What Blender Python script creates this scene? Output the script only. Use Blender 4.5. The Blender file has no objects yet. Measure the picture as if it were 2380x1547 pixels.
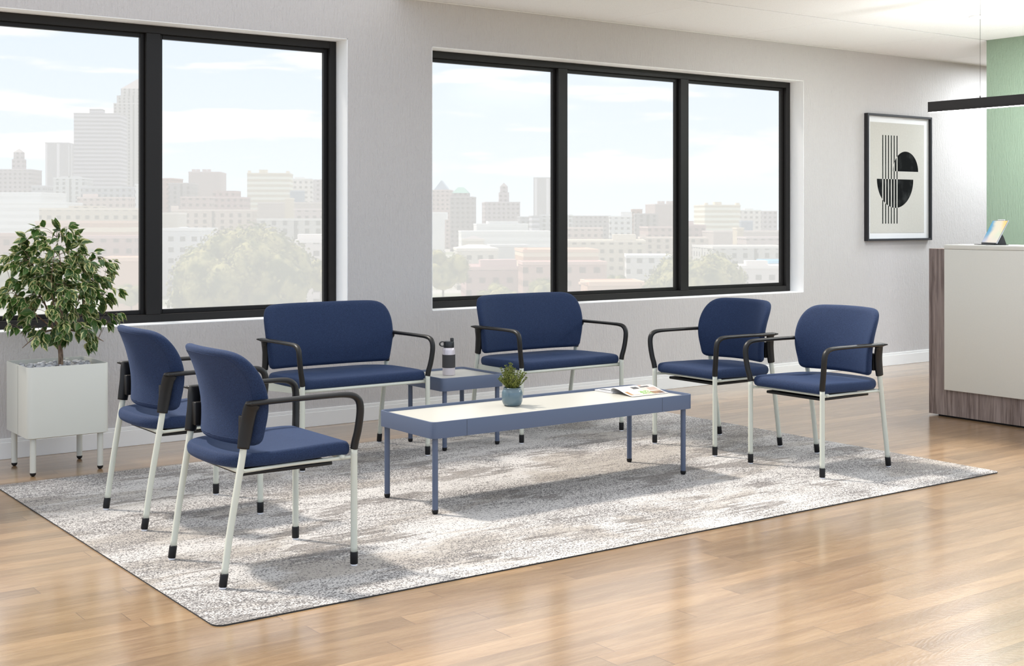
import bpy, bmesh, math, random
from mathutils import Vector, Matrix, noise as mnoise
random.seed(7)
PI = math.pi
D = bpy.data
scene = bpy.context.scene
COL = scene.collection

# ------------------------------------------------------------------ camera
YAW = math.radians(35.98)
cam_d = D.cameras.new('camera'); cam = D.objects.new('camera', cam_d); COL.objects.link(cam)
cam.location = (0, 0, 1.25)
cam.rotation_euler = (PI / 2, 0, -YAW)
cam_d.sensor_width = 36.0
cam_d.lens = 2998.6 / 2380 * 36
cam_d.shift_x = 0.0
cam_d.shift_y = -(773.5 - 505.3) / 2380
cam_d.clip_start = 0.05; cam_d.clip_end = 6000
scene.camera = cam

# ------------------------------------------------------------------ view
vs = scene.view_settings
vs.view_transform = 'Standard'; vs.look = 'None'; vs.exposure = 0.68; vs.gamma = 1.0
vs.use_curve_mapping = False

# ------------------------------------------------------------------ node helper
class NT:
    def __init__(s, tree):
        s.t = tree; s.n = tree.nodes; s.l = tree.links
    def new(s, typ, **kw):
        n = s.n.new(typ)
        for k, v in kw.items(): setattr(n, k, v)
        return n
    def put(s, sock, v):
        if v is None: return
        if hasattr(v, 'is_output'): s.l.new(v, sock)
        else: sock.default_value = v
    def math(s, op, a, b=None, c=None, clamp=False):
        n = s.new('ShaderNodeMath', operation=op, use_clamp=clamp)
        s.put(n.inputs[0], a); s.put(n.inputs[1], b)
        if c is not None: s.put(n.inputs[2], c)
        return n.outputs[0]
    def vmath(s, op, a, b=None):
        n = s.new('ShaderNodeVectorMath', operation=op)
        s.put(n.inputs[0], a); s.put(n.inputs[1], b)
        return n.outputs[0]
    def coord(s, which='Object'):
        return s.new('ShaderNodeTexCoord').outputs[which]
    def sep(s, v):
        n = s.new('ShaderNodeSeparateXYZ'); s.put(n.inputs[0], v); return n.outputs
    def comb(s, x=0.0, y=0.0, z=0.0):
        n = s.new('ShaderNodeCombineXYZ')
        for i, v in enumerate((x, y, z)): s.put(n.inputs[i], v)
        return n.outputs[0]
    def scale(s, v, sc, loc=(0, 0, 0)):
        n = s.new('ShaderNodeMapping'); s.put(n.inputs[0], v)
        n.inputs['Scale'].default_value = sc; n.inputs['Location'].default_value = loc
        return n.outputs[0]
    def noise(s, v, sc=5.0, det=2.0, rough=0.5, dist=0.0):
        n = s.new('ShaderNodeTexNoise'); s.put(n.inputs['Vector'], v)
        n.inputs['Scale'].default_value = sc; n.inputs['Detail'].default_value = det
        n.inputs['Roughness'].default_value = rough; n.inputs['Distortion'].default_value = dist
        return n.outputs[0]
    def white(s, v):
        n = s.new('ShaderNodeTexWhiteNoise', noise_dimensions='3D'); s.put(n.inputs['Vector'], v)
        return n.outputs['Value']
    def ramp(s, f, a, b, smooth=True):
        n = s.new('ShaderNodeMapRange', interpolation_type='SMOOTHSTEP' if smooth else 'LINEAR')
        s.put(n.inputs[0], f); n.inputs[1].default_value = a; n.inputs[2].default_value = b
        return n.outputs[0]
    def mix(s, f, a, b, mode='MIX'):
        n = s.new('ShaderNodeMix', data_type='RGBA', blend_type=mode)
        s.put(n.inputs[0], f)
        for k, v in ((6, a), (7, b)):
            if isinstance(v, tuple) and len(v) == 3: v = (*v, 1)
            s.put(n.inputs[k], v)
        return n.outputs[2]
    def bump(s, h, strength=0.3, dist=0.01):
        n = s.new('ShaderNodeBump'); n.inputs['Strength'].default_value = strength
        n.inputs['Distance'].default_value = dist; s.put(n.inputs['Height'], h)
        return n.outputs[0]

def mat(name, color=(.8, .8, .8), rough=.5, metal=0.0, spec=.5, coat=0.0, sheen=0.0, emit=None, estr=0.0):
    m = D.materials.new(name); m.use_nodes = True
    b = m.node_tree.nodes['Principled BSDF']
    b.inputs['Base Color'].default_value = (*color, 1)
    b.inputs['Roughness'].default_value = rough
    b.inputs['Metallic'].default_value = metal
    b.inputs['Specular IOR Level'].default_value = spec
    b.inputs['Coat Weight'].default_value = coat
    b.inputs['Sheen Weight'].default_value = sheen
    if emit:
        b.inputs['Emission Color'].default_value = (*emit, 1); b.inputs['Emission Strength'].default_value = estr
    return m, NT(m.node_tree), b

# ------------------------------------------------------------------ world: hazy daylight sky with soft cumulus
w = D.worlds.new('sky'); scene.world = w; w.use_nodes = True
nt = NT(w.node_tree); bgn = w.node_tree.nodes['Background']
dirv = nt.coord('Generated')
sx, sy, sz = nt.sep(dirv)
hgt = nt.math('MAXIMUM', sz, 0.0)
grad = nt.ramp(hgt, 0.0, 0.20, False)
skyc = nt.mix(grad, (0.80, 0.91, 1.0), (0.36, 0.60, 1.0))
skyc = nt.mix(nt.ramp(hgt, .22, .45), skyc, (0.90, 0.93, 0.98))
cv = nt.comb(sx, sy, nt.math('MULTIPLY', sz, 3.2))
cn = nt.noise(nt.scale(cv, (1, 1, 2.6)), 5.0, 6, .55)
cm = nt.ramp(cn, .50, .58)
cmask = nt.math('MULTIPLY', cm, nt.ramp(hgt, 0.015, 0.05))
skyc2 = nt.mix(cmask, skyc, (1.0, 1.0, 1.0))
nt.l.new(skyc2, bgn.inputs['Color'])
bgn.inputs['Strength'].default_value = 0.87

# ------------------------------------------------------------------ sun (comes in over the window wall, from the left)
sun_d = D.lights.new('sun', 'SUN'); sun = D.objects.new('sun', sun_d); COL.objects.link(sun)
el = math.radians(57)
trav = Vector((.50 * math.cos(el), -.866 * math.cos(el), -math.sin(el)))
sun.rotation_euler = trav.to_track_quat('-Z', 'Y').to_euler()
sun.location = (0, 12, 12)
sun_d.energy = 2.9; sun_d.angle = math.radians(5.5); sun_d.color = (1.0, .93, .84)

# ------------------------------------------------------------------ added fill lamps without fixtures, and the lit pendant's own lamp
def area_lamp(name, loc, rot, sx_, sy_, watts, col):
    ld = D.lights.new(name, 'AREA'); ld.shape = 'RECTANGLE'; ld.size = sx_; ld.size_y = sy_; ld.energy = watts; ld.color = col
    o = D.objects.new(name, ld); COL.objects.link(o); o.location = loc; o.rotation_euler = rot
    return o
area_lamp('added_fill_over_seating', (3.3, 3.9, 2.16), (PI, 0, 0), 2.6, .12, 36, (1, .98, .95))  # added fill, no fixture: brightens ceiling and upper wall
area_lamp('added_fill_over_desk', (7.17, 3.8, 2.015), (PI, 0, 0), .036, 2.7, 4, (1, .98, .95))  # added upward fill on top of the pendant, lifts the ceiling
area_lamp('added_fill_behind_desk', (7.50, 4.2, .80), (PI, 0, 0), .35, 1.5, 27, (.97, .98, 1))  # added fill hidden behind the desk, aimed up to brighten the ceiling
area_lamp('added_fill_corridor', (10.5, 6.2, 2.60), (0, 0, 0), 1.1, .5, 38, (.88, .95, 1))  # added fill out of sight, brightens the right end of the window wall
area_lamp('pendant_downlight', (7.17, 3.8, 1.9365), (0, 0, 0), .034, 2.8, 50, (1, .99, .97))
area_lamp('added_fill_desk_side', (8.1, 3.0, 2.60), (0, 0, 0), 1.1, .6, 40, (.90, .96, 1))  # added fill out of sight, brightens the walls around the desk

# ------------------------------------------------------------------ mesh helpers
def link(name, me, m=None, parent=None, smooth=True):
    o = D.objects.new(name, me); COL.objects.link(o)
    if m is not None:
        for k in (m if isinstance(m, (list, tuple)) else [m]): me.materials.append(k)
    if smooth:
        if not len(me.polygons): raise Exception('empty mesh ' + name)
        for p_ in me.polygons: p_.use_smooth = True
    if parent is not None: o.parent = parent
    return o
def from_bm(name, bm, m=None, parent=None, smooth=False):
    me = D.meshes.new(name); bm.normal_update(); bm.to_mesh(me); bm.free()
    return link(name, me, m, parent, smooth)
def from_data(name, v, f, m=None, parent=None, smooth=True, uv=None):
    me = D.meshes.new(name)
    me.from_pydata(v, [], f); me.update()
    bm = bmesh.new(); bm.from_mesh(me); bmesh.ops.recalc_face_normals(bm, faces=bm.faces); bm.to_mesh(me); bm.free()
    return link(name, me, m, parent, smooth)
def wn(o):
    return o
    md = o.modifiers.new('wn', 'WEIGHTED_NORMAL'); md.keep_sharp = True
    return o
def bx(bm, x0, x1, y0, y1, z0, z1, bev=0.0, seg=2, mi=0):
    r = bmesh.ops.create_cube(bm, size=1)
    for v in r['verts']:
        v.co = Vector(((x0 + x1) / 2 + v.co.x * (x1 - x0), (y0 + y1) / 2 + v.co.y * (y1 - y0), (z0 + z1) / 2 + v.co.z * (z1 - z0)))
    fs = set(f for v in r['verts'] for f in v.link_faces)
    for f in fs: f.material_index = mi
    if bev > 0:
        es = list(set(e for v in r['verts'] for e in v.link_edges))
        bmesh.ops.bevel(bm, geom=es, offset=bev, segments=seg, affect='EDGES', profile=.5)
def box(name, x0, x1, y0, y1, z0, z1, m, parent=None, bev=0.0, seg=2):
    bm = bmesh.new(); bx(bm, x0, x1, y0, y1, z0, z1, bev, seg)
    o = from_bm(name, bm, m, parent, smooth=bev > 0)
    if bev > 0: wn(o)
    return o
def lathe_data(prof, n=32, cx=0, cy=0):
    v = []; f = []
    for r, z in prof:
        for i in range(n):
            a = 2 * PI * i / n; v.append((cx + r * math.cos(a), cy + r * math.sin(a), z))
    for k in range(len(prof) - 1):
        for i in range(n):
            j = (i + 1) % n
            f.append((k * n + i, k * n + j, (k + 1) * n + j, (k + 1) * n + i))
    f.append(tuple(range(n))); f.append(tuple((len(prof) - 1) * n + i for i in range(n)))
    return v, f
def lathe(name, prof, m, parent=None, n=32, cx=0, cy=0, smooth=True):
    v, f = lathe_data(prof, n, cx, cy)
    o = from_data(name, v, f, m, parent, smooth)
    sharp(o); return o
def sharp(o, ang=40):
    me = o.data; bm = bmesh.new(); bm.from_mesh(me)
    for e in bm.edges:
        if len(e.link_faces) == 2 and e.calc_face_angle(0) > math.radians(ang): e.smooth = False
    bm.to_mesh(me); bm.free()
def sweep(path, n=14, side=Vector((1, 0, 0))):
    """path: list of (point, half width along side, half thickness)"""
    v = []; f = []
    P = [Vector(p[0]) for p in path]
    for k, (p, a, b) in enumerate(path):
        t = (P[min(k + 1, len(P) - 1)] - P[max(k - 1, 0)]).normalized()
        s = (side - t * side.dot(t)).normalized(); u = t.cross(s)
        for i in range(n):
            an = 2 * PI * i / n
            v.append(tuple(P[k] + s * a * math.cos(an) + u * b * math.sin(an)))
    for k in range(len(P) - 1):
        for i in range(n):
            j = (i + 1) % n
            f.append((k * n + i, k * n + j, (k + 1) * n + j, (k + 1) * n + i))
    f.append(tuple(range(n))); f.append(tuple((len(P) - 1) * n + i for i in range(n)))
    return v, f
def cat(pts, closed=False, sub=6):
    """Catmull-Rom through tuples of any length"""
    out = []; n = len(pts)
    rng = n if closed else n - 1
    for i in range(rng):
        if closed: p0, p1, p2, p3 = (pts[(i + k) % n] for k in (-1, 0, 1, 2))
        else: p0, p1, p2, p3 = pts[max(i - 1, 0)], pts[i], pts[i + 1], pts[min(i + 2, n - 1)]
        for j in range(sub):
            t = j / sub
            out.append(tuple(.5 * (2 * b + (c - a) * t + (2 * a - 5 * b + 4 * c - d) * t * t + (-a + 3 * b - 3 * c + d) * t ** 3) for a, b, c, d in zip(p0, p1, p2, p3)))
    if not closed: out.append(tuple(pts[-1]))
    return out
def tube(name, pts, r, m, parent=None, n=14, side=Vector((1, 0, 0)), sub=5):
    pp = cat([tuple(p) for p in pts], False, sub)
    v, f = sweep([(p, r, r) for p in pp], n, side)
    return from_data(name, v, f, m, parent)
def cushion(name, outline, th, deform, m, parent=None, R=.020, crown=.10, pw=None):
    """closed outline (a,b); constant-radius rounded edge, slightly crowned faces; deform maps (a,b,t)->xyz"""
    # even spacing along the outline
    per = [Vector(p) for p in outline] + [Vector(outline[0])]
    acc = [0.0]
    for i in range(len(per) - 1): acc.append(acc[-1] + (per[i + 1] - per[i]).length)
    N = 132; res = []; k = 0
    for i in range(N):
        d = acc[-1] * i / N
        while acc[k + 1] < d: k += 1
        q = per[k].lerp(per[k + 1], (d - acc[k]) / max(1e-9, acc[k + 1] - acc[k])); res.append((q.x, q.y))
    outline = res
    area = sum(outline[i][0] * outline[(i + 1) % N][1] - outline[(i + 1) % N][0] * outline[i][1] for i in range(N))
    sg = 1 if area > 0 else -1
    nrm = []
    for i in range(N):
        t = Vector(outline[(i + 1) % N]) - Vector(outline[i - 1]); t.normalize(); nrm.append(Vector((-t.y, t.x)) * sg)
    ca = sum(p[0] for p in outline) / N; cb = sum(p[1] for p in outline) / N
    levels = []
    for a in (0, 15, 30, 45, 60, 75, 90):
        a = math.radians(a); d = R * (1 - math.cos(a)); h = th * (.04 + .96 * math.sin(a))
        levels.append(([(p[0] + nn.x * d, p[1] + nn.y * d) for p, nn in zip(outline, nrm)], h))
    last = levels[-1][0]
    for k in (.95, .89, .82, .74, .65, .56, .46, .36, .26, .16, .07):
        levels.append(([(ca + (p[0] - ca) * k, cb + (p[1] - cb) * k) for p in last], th * (1 + crown * (1 - k * k) ** 1.0)))
    v = [deform(ca, cb, th * (1 + crown)), deform(ca, cb, -th * (1 + crown))]; f = []; idx = {}
    for s in (1, -1):
        for k, (pts, h) in enumerate(levels):
            idx[(s, k)] = len(v); v += [deform(p[0], p[1], s * h) for p in pts]
    L = len(levels)
    for s, c in ((1, 0), (-1, 1)):
        for i in range(N):
            j = (i + 1) % N
            f.append((c, idx[(s, L - 1)] + i, idx[(s, L - 1)] + j))
            for k in range(L - 1):
                f.append((idx[(s, k)] + i, idx[(s, k + 1)] + i, idx[(s, k + 1)] + j, idx[(s, k)] + j))
    for i in range(N):
        j = (i + 1) % N
        f.append((idx[(1, 0)] + i, idx[(1, 0)] + j, idx[(-1, 0)] + j, idx[(-1, 0)] + i))
    return from_data(name, v, f, m, parent)
def empty(name, loc=(0, 0, 0), rz=0.0):
    o = D.objects.new(name, None); COL.objects.link(o); o.location = loc; o.rotation_euler = (0, 0, rz)
    o.empty_display_size = .1
    return o
def tag(o, label, category, group=None, kind=None):
    o['label'] = label; o['category'] = category
    if group: o['group'] = group
    if kind: o['kind'] = kind
    return o
def struct(o): o['kind'] = 'structure'; return o
def copy_tree(o, parent=None):
    c = o.copy(); COL.objects.link(c)
    if parent is not None: c.parent = parent
    for ch in list(o.children): copy_tree(ch, c)
    return c

# ------------------------------------------------------------------ materials
def wall_mat(name, col, amt=.6):
    m, n, b = mat(name, col, .85, spec=.25)
    co = n.coord('Object')
    a = n.noise(n.scale(co, (1, 1, .16)), 95, 3, .6, .6)
    c = n.noise(n.scale(co, (1, 1, .45)), 170, 2, .6)
    h = n.math('ADD', a, n.math('MULTIPLY', c, .45))
    n.l.new(n.bump(h, amt, .006), b.inputs['Normal'])
    n.l.new(n.mix(n.ramp(n.noise(co, .9, 2), .3, .7), tuple(x * .975 for x in col), col), b.inputs['Base Color'])
    return m
M_wall = wall_mat('wall_plaster', (.57, .545, .535), 1.0)
M_green = wall_mat('green_plaster', (.27, .355, .265), .9)
M_reveal, n_, b_ = mat('white_reveal_paint', (.93, .93, .925), .7)
n_.l.new(n_.bump(n_.noise(n_.scale(n_.coord(), (1, 1, .2)), 90, 2), .35, .004), b_.inputs['Normal'])
M_base, _, _ = mat('baseboard_paint', (.80, .79, .77), .5)
M_tile, n_, b_ = mat('ceiling_tile', (.92, .92, .92), .95, spec=.1)
sp = n_.noise(n_.coord(), 230, 2, .7)
n_.l.new(n_.mix(n_.ramp(sp, .62, .70), (.93, .93, .93), (.62, .61, .58)), b_.inputs['Base Color'])
n_.l.new(n_.bump(sp, .3, .003), b_.inputs['Normal'])
M_gap, _, _ = mat('gap_shade_and_joints', (.03, .032, .032), .9)  # near-black: shade of the tile gaps put into the colour; also dark seams
M_frame, n_, b_ = mat('window_frame_bronze', (.0095, .0082, .0075), .5, spec=.35)

def floor_mat():
    m, n, b = mat('oak_planks', (.5, .4, .3), .3)
    x, y, z = n.sep(n.coord('Object'))
    PW = .0915
    yy = n.math('DIVIDE', n.math('SUBTRACT', y, .0), PW)
    row = n.math('FLOOR', yy); fy = n.math('FRACT', yy)
    off = n.white(n.comb(row, 3.1, 0.0))
    ln = n.math('ADD', n.math('MULTIPLY', n.white(n.comb(row, 9.7, 2.0)), .5), .95)
    xx = n.math('ADD', n.math('DIVIDE', x, ln), n.math('MULTIPLY', off, 7.3))
    cidx = n.math('FLOOR', xx); fx = n.math('FRACT', xx)
    rnd = n.white(n.comb(row, cidx, 5.0)); rnd2 = n.white(n.comb(cidx, row, 8.0))
    # grain, stretched along the plank, shifted per plank
    gv = n.comb(n.math('ADD', n.math('MULTIPLY', x, 1.0), n.math('MULTIPLY', rnd, 37.0)), n.math('MULTIPLY', y, 9.0), n.math('MULTIPLY', rnd2, 20.0))
    g1 = n.noise(gv, 2.2, 6, .66, .6)
    g2 = n.noise(n.comb(n.math('ADD', n.math('MULTIPLY', x, 4.0), n.math('MULTIPLY', rnd, 11.0)), n.math('MULTIPLY', y, 70.0), 0.0), 2.4, 3, .6)
    # cathedral rings
    wn_ = n.new('ShaderNodeTexWave', wave_type='RINGS'); wn_.rings_direction = 'SPHERICAL'
    n.put(wn_.inputs['Vector'], n.comb(n.math('MULTIPLY', n.math('SUBTRACT', fx, rnd2), 2.0), n.math('MULTIPLY', n.math('SUBTRACT', fy, n.math('ADD', .2, n.math('MULTIPLY', rnd, .6))), .9), 0.0))
    wn_.inputs['Scale'].default_value = 5.0; wn_.inputs['Distortion'].default_value = 3.5; wn_.inputs['Detail'].default_value = 2; wn_.inputs['Detail Scale'].default_value = 2.0
    ringm = n.math('MULTIPLY', wn_.outputs[1], .5)
    c = n.mix(n.ramp(g1, .30, .70), (.255, .155, .072), (.385, .252, .132))
    c = n.mix(n.math('MULTIPLY', n.ramp(g2, .48, .70), .55), c, (.30, .17, .085))
    c = n.mix(n.math('MULTIPLY', ringm, .22), c, (.33, .19, .10))
    tone = n.math('ADD', .78, n.math('MULTIPLY', rnd, .40))
    c = n.mix(1.0, c, n.comb(tone, tone, tone), 'MULTIPLY')
    # seams
    sy_ = n.math('MINIMUM', fy, n.math('SUBTRACT', 1.0, fy))
    sx_ = n.math('MULTIPLY', n.math('MINIMUM', fx, n.math('SUBTRACT', 1.0, fx)), n.math('DIVIDE', ln, PW))
    seam_y = n.ramp(sy_, .006, .014); seam_x = n.ramp(sx_, .009, .018)
    seam = n.math('MINIMUM', seam_x, n.math('ADD', n.math('MULTIPLY', seam_y, .5), .5))
    c = n.mix(seam, (.17, .10, .055), c)
    n.l.new(c, b.inputs['Base Color'])
    h = n.math('ADD', n.math('MULTIPLY', g2, .5), n.math('MULTIPLY', wn_.outputs[1], .35))
    h = n.math('ADD', h, n.math('MULTIPLY', seam, 1.2))
    n.l.new(n.bump(h, .20, .003), b.inputs['Normal'])
    rr = n.math('ADD', .26, n.math('MULTIPLY', n.noise(n.comb(n.math('MULTIPLY', x, 2.0), n.math('MULTIPLY', y, 14.0), 0.0), 5, 3), .12))
    n.l.new(rr, b.inputs['Roughness'])
    b.inputs['Specular IOR Level'].default_value = .5
    b.inputs['Coat Weight'].default_value = .9; b.inputs['Coat IOR'].default_value = 2.0; b.inputs['Coat Roughness'].default_value = .15
    return m
M_floor = floor_mat()

def rug_mat():
    m, n, b = mat('woven_rug', (.6, .58, .55), 1.0, spec=.05, sheen=.15)
    co = n.coord('Object')
    x, y, z = n.sep(co)
    # yarn loops: a slightly wandering grid of small tufts, each with its own random value
    wob = n.noise(co, 45, 2)
    gx = n.math('FLOOR', n.math('DIVIDE', n.math('ADD', x, n.math('MULTIPLY', wob, .008)), .0050))
    gy = n.math('FLOOR', n.math('DIVIDE', n.math('ADD', y, n.math('MULTIPLY', wob, .008)), .0040))
    r1 = n.white(n.comb(gx, gy, 1.0)); r2 = n.white(n.comb(gx, gy, 2.0))
    sv = n.comb(n.math('MULTIPLY', x, .50), y, 0.0)
    def field(off, sc, det, rough, dist=.9): return n.noise(n.vmath('ADD', sv, off), sc, det, rough, dist)
    zone = field((0, 0, 0), 2.3, 4, .60)          # where dark yarn gathers
    sandf = field((7.3, 2.1, 0), 2.6, 4, .55)
    strk = n.noise(n.comb(n.math('MULTIPLY', x, 1.6), n.math('MULTIPLY', y, 13.0), 3.0), 3.0, 4, .65)
    patch = field((3.1, 9.4, 0), 3.6, 3, .6, .4)
    ivory = (.55, .53, .51); sand = (.40, .365, .325); taupe = (.175, .155, .138); dark = (.045, .042, .042)
    c = n.mix(n.ramp(n.math('ADD', sandf, n.math('MULTIPLY', n.math('SUBTRACT', strk, .5), .35)), .50, .62), ivory, sand)
    c = n.mix(n.math('MULTIPLY', r2, .22), c, (.30, .28, .27))
    # solid taupe patches with raked edges
    pat = n.math('ADD', patch, n.math('MULTIPLY', n.math('SUBTRACT', strk, .5), .42))
    pm = n.ramp(pat, .582, .606)
    c = n.mix(n.math('MULTIPLY', pm, n.math('ADD', .50, n.math('MULTIPLY', r2, .42))), c, taupe)
    # dark yarn
    dens = n.math('ADD', n.math('MULTIPLY', n.ramp(n.math('ADD', zone, n.math('MULTIPLY', n.math('SUBTRACT', strk, .5), .25)), .34, .64), .52), .10)
    dm = n.math('LESS_THAN', r1, dens)
    dcol = n.mix(n.math('MULTIPLY', r2, .9), dark, (.24, .22, .21))
    c = n.mix(n.math('MULTIPLY', dm, .92), c, dcol)
    n.l.new(c, b.inputs['Base Color'])
    h = n.noise(co, 260, 2)
    n.l.new(n.bump(n.math('ADD', h, n.math('MULTIPLY', r1, .35)), .7, .005), b.inputs['Normal'])
    return m
M_rug = rug_mat()
M_rugedge, _, _ = mat('rug_binding', (.03, .03, .03), .9)

def fabric_mat():
    m, n, b = mat('navy_fabric', (.018, .04, .12), .80, spec=.3, sheen=.12)
    b.inputs['Sheen Roughness'].default_value = .45
    b.inputs['Sheen Tint'].default_value = (.35, .5, .9, 1)
    co = n.coord('Object')
    a = n.noise(co, 420, 2, .6)
    a2 = n.noise(co, 900, 1, .5)
    c = n.mix(n.ramp(n.math('ADD', n.math('MULTIPLY', a, .7), n.math('MULTIPLY', a2, .3)), .36, .64), (.0072, .0160, .048), (.0195, .040, .100))
    n.l.new(c, b.inputs['Base Color'])
    n.l.new(n.bump(a, .38, .0025), b.inputs['Normal'])
    return m
M_fab = fabric_mat()
M_sage, n_, b_ = mat('sage_powder_coat', (.60, .615, .53), .38)
n_.l.new(n_.bump(n_.noise(n_.coord(), 900, 1), .05, .001), b_.inputs['Normal'])
M_plant, n_, b_ = mat('planter_powder_coat', (.60, .595, .53), .42)
n_.l.new(n_.bump(n_.noise(n_.coord(), 700, 1), .06, .001), b_.inputs['Normal'])
M_black, n_, b_ = mat('black_arm_plastic', (.0085, .0078, .007), .42, spec=.4)
n_.l.new(n_.bump(n_.noise(n_.coord(), 900, 1), .08, .0008), b_.inputs['Normal'])
M_rub, _, _ = mat('black_rubber', (.006, .006, .0075), .45, spec=.35)
M_glide, _, _ = mat('white_glide', (.8, .8, .84), .4)
M_blue, n_, b_ = mat('steel_blue_coat', (.086, .110, .172), .34)
n_.l.new(n_.bump(n_.noise(n_.coord(), 800, 1), .07, .001), b_.inputs['Normal'])
M_cream, n_, b_ = mat('cream_laminate', (.62, .60, .52), .30)
n_.l.new(n_.mix(n_.noise(n_.coord(), 60, 2), (.50, .485, .425), (.52, .505, .445)), b_.inputs['Base Color'])
M_deskc, n_, b_ = mat('cream_desk_laminate', (.74, .72, .64), .42)
n_.l.new(n_.mix(n_.noise(n_.coord(), 90, 2), (.725, .705, .625), (.755, .735, .655)), b_.inputs['Base Color'])
M_wood, n_, b_ = mat('walnut_grey_laminate', (.2, .15, .13), .45)
wv = n_.scale(n_.coord(), (1, 1, .045))
wa = n_.noise(wv, 75, 4, .65, .4); wb = n_.noise(wv, 17, 3, .5, .6)
wc = n_.mix(n_.ramp(wa, .33, .68), (.105, .072, .062), (.30, .235, .205))
wc = n_.mix(n_.math('MULTIPLY', n_.ramp(wb, .4, .66), .45), wc, (.36, .29, .26))
n_.l.new(wc, b_.inputs['Base Color'])
n_.l.new(n_.bump(wa, .15, .002), b_.inputs['Normal'])

# glass with a translucent white veil that stands in for outdoor haze
M_glass = D.materials.new('haze_veil_glass'); M_glass.use_nodes = True
g = NT(M_glass.node_tree); M_glass.node_tree.nodes.clear()
out = g.new('ShaderNodeOutputMaterial')
tr = g.new('ShaderNodeBsdfTransparent'); tr.inputs[0].default_value = (.78, .78, .78, 1)
tl = g.new('ShaderNodeBsdfTranslucent'); tl.inputs[0].default_value = (.63, .63, .63, 1)
gl = g.new('ShaderNodeBsdfGlossy'); gl.inputs['Roughness'].default_value = .12
m1 = g.new('ShaderNodeMixShader'); m1.inputs[0].default_value = .60
g.l.new(tr.outputs[0], m1.inputs[1]); g.l.new(tl.outputs[0], m1.inputs[2])
m2 = g.new('ShaderNodeMixShader'); m2.inputs[0].default_value = .012
g.l.new(m1.outputs[0], m2.inputs[1]); g.l.new(gl.outputs[0], m2.inputs[2])
g.l.new(m2.outputs[0], out.inputs[0])

# ------------------------------------------------------------------ room shell
WY = 6.95; CZ = 2.627
WIN = [(0.314, 3.809, .655, 2.339), (4.416, 7.918, .655, 2.339)]
def make_wall():
    bm = bmesh.new(); y0, y1 = WY, 7.152
    xs = [-2.0, WIN[0][0], WIN[0][1], WIN[1][0], WIN[1][1], 13.5]
    bx(bm, xs[0], xs[1], y0, y1, 0, CZ); bx(bm, xs[2], xs[3], y0, y1, 0, CZ); bx(bm, xs[4], xs[5], y0, y1, 0, CZ)
    for w_ in WIN:
        bx(bm, w_[0], w_[1], y0, y1, 0, w_[2]); bx(bm, w_[0], w_[1], y0, y1, w_[3], CZ)
    bmesh.ops.remove_doubles(bm, verts=bm.verts, dist=1e-5)
    return struct(from_bm('wall_back', bm, M_wall))
make_wall()
bm = bmesh.new(); bx(bm, -4.0, 13.5, -2.5, 7.152, -.12, 0); struct(from_bm('floor', bm, M_floor))

# ceiling of lay-in tiles (only the part in view; the rest is left out to let the sun in)
XE = [3.348 + 1.264 * k for k in range(9)]
YE = [WY, 5.952, 4.688, 3.424, 2.16]
START = [0, 1, 3, 4]; CUT = [4.18, 5.55, 7.2, 8.404]
bm = bmesh.new()
for r in range(4):
    for k in range(START[r], 8):
        gp = .0012
        bx(bm, max(XE[k], CUT[r]) + gp, XE[k + 1] - gp, YE[r + 1] + .010, YE[r] - (.010 if r else 0), CZ, CZ + .010, .0008, 1, 0)
    bx(bm, CUT[r] + .004, XE[8], YE[r + 1] + .004, YE[r] - .004, CZ + .0102, CZ + .03, 0, 1, 1)
    bx(bm, CUT[r] - .02, XE[8], YE[r + 1] - .02, YE[r], CZ + .030, CZ + .10, 0, 1, 2)
    bx(bm, CUT[r] - .02, CUT[r], YE[r + 1] - .02, YE[r], CZ, CZ + .030, 0, 1, 2)
    if r < 3: bx(bm, CUT[r], CUT[r + 1] - .02, YE[r + 1] - .02, YE[r + 1], CZ, CZ + .030, 0, 1, 2)
    else: bx(bm, CUT[r], XE[8], YE[r + 1] - .02, YE[r + 1], CZ, CZ + .030, 0, 1, 2)
struct(from_bm('ceiling', bm, [M_tile, M_gap, M_base]))
struct(box('trim_1', -2.0, 13.4, WY - .012, WY, CZ - .006, CZ - .001, M_base))

# baseboard
bm = bmesh.new()
bx(bm, -2.0, 13.4, WY - .014, WY, 0, .088, .002, 1); bx(bm, -2.0, 13.4, WY - .009, WY, .088, .107, .003, 2)
struct(from_bm('baseboard_back', bm, M_base))
# green wall
struct(box('wall_right', 8.88, 9.02, 1.5, 5.95, 0, CZ, M_green))

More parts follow.
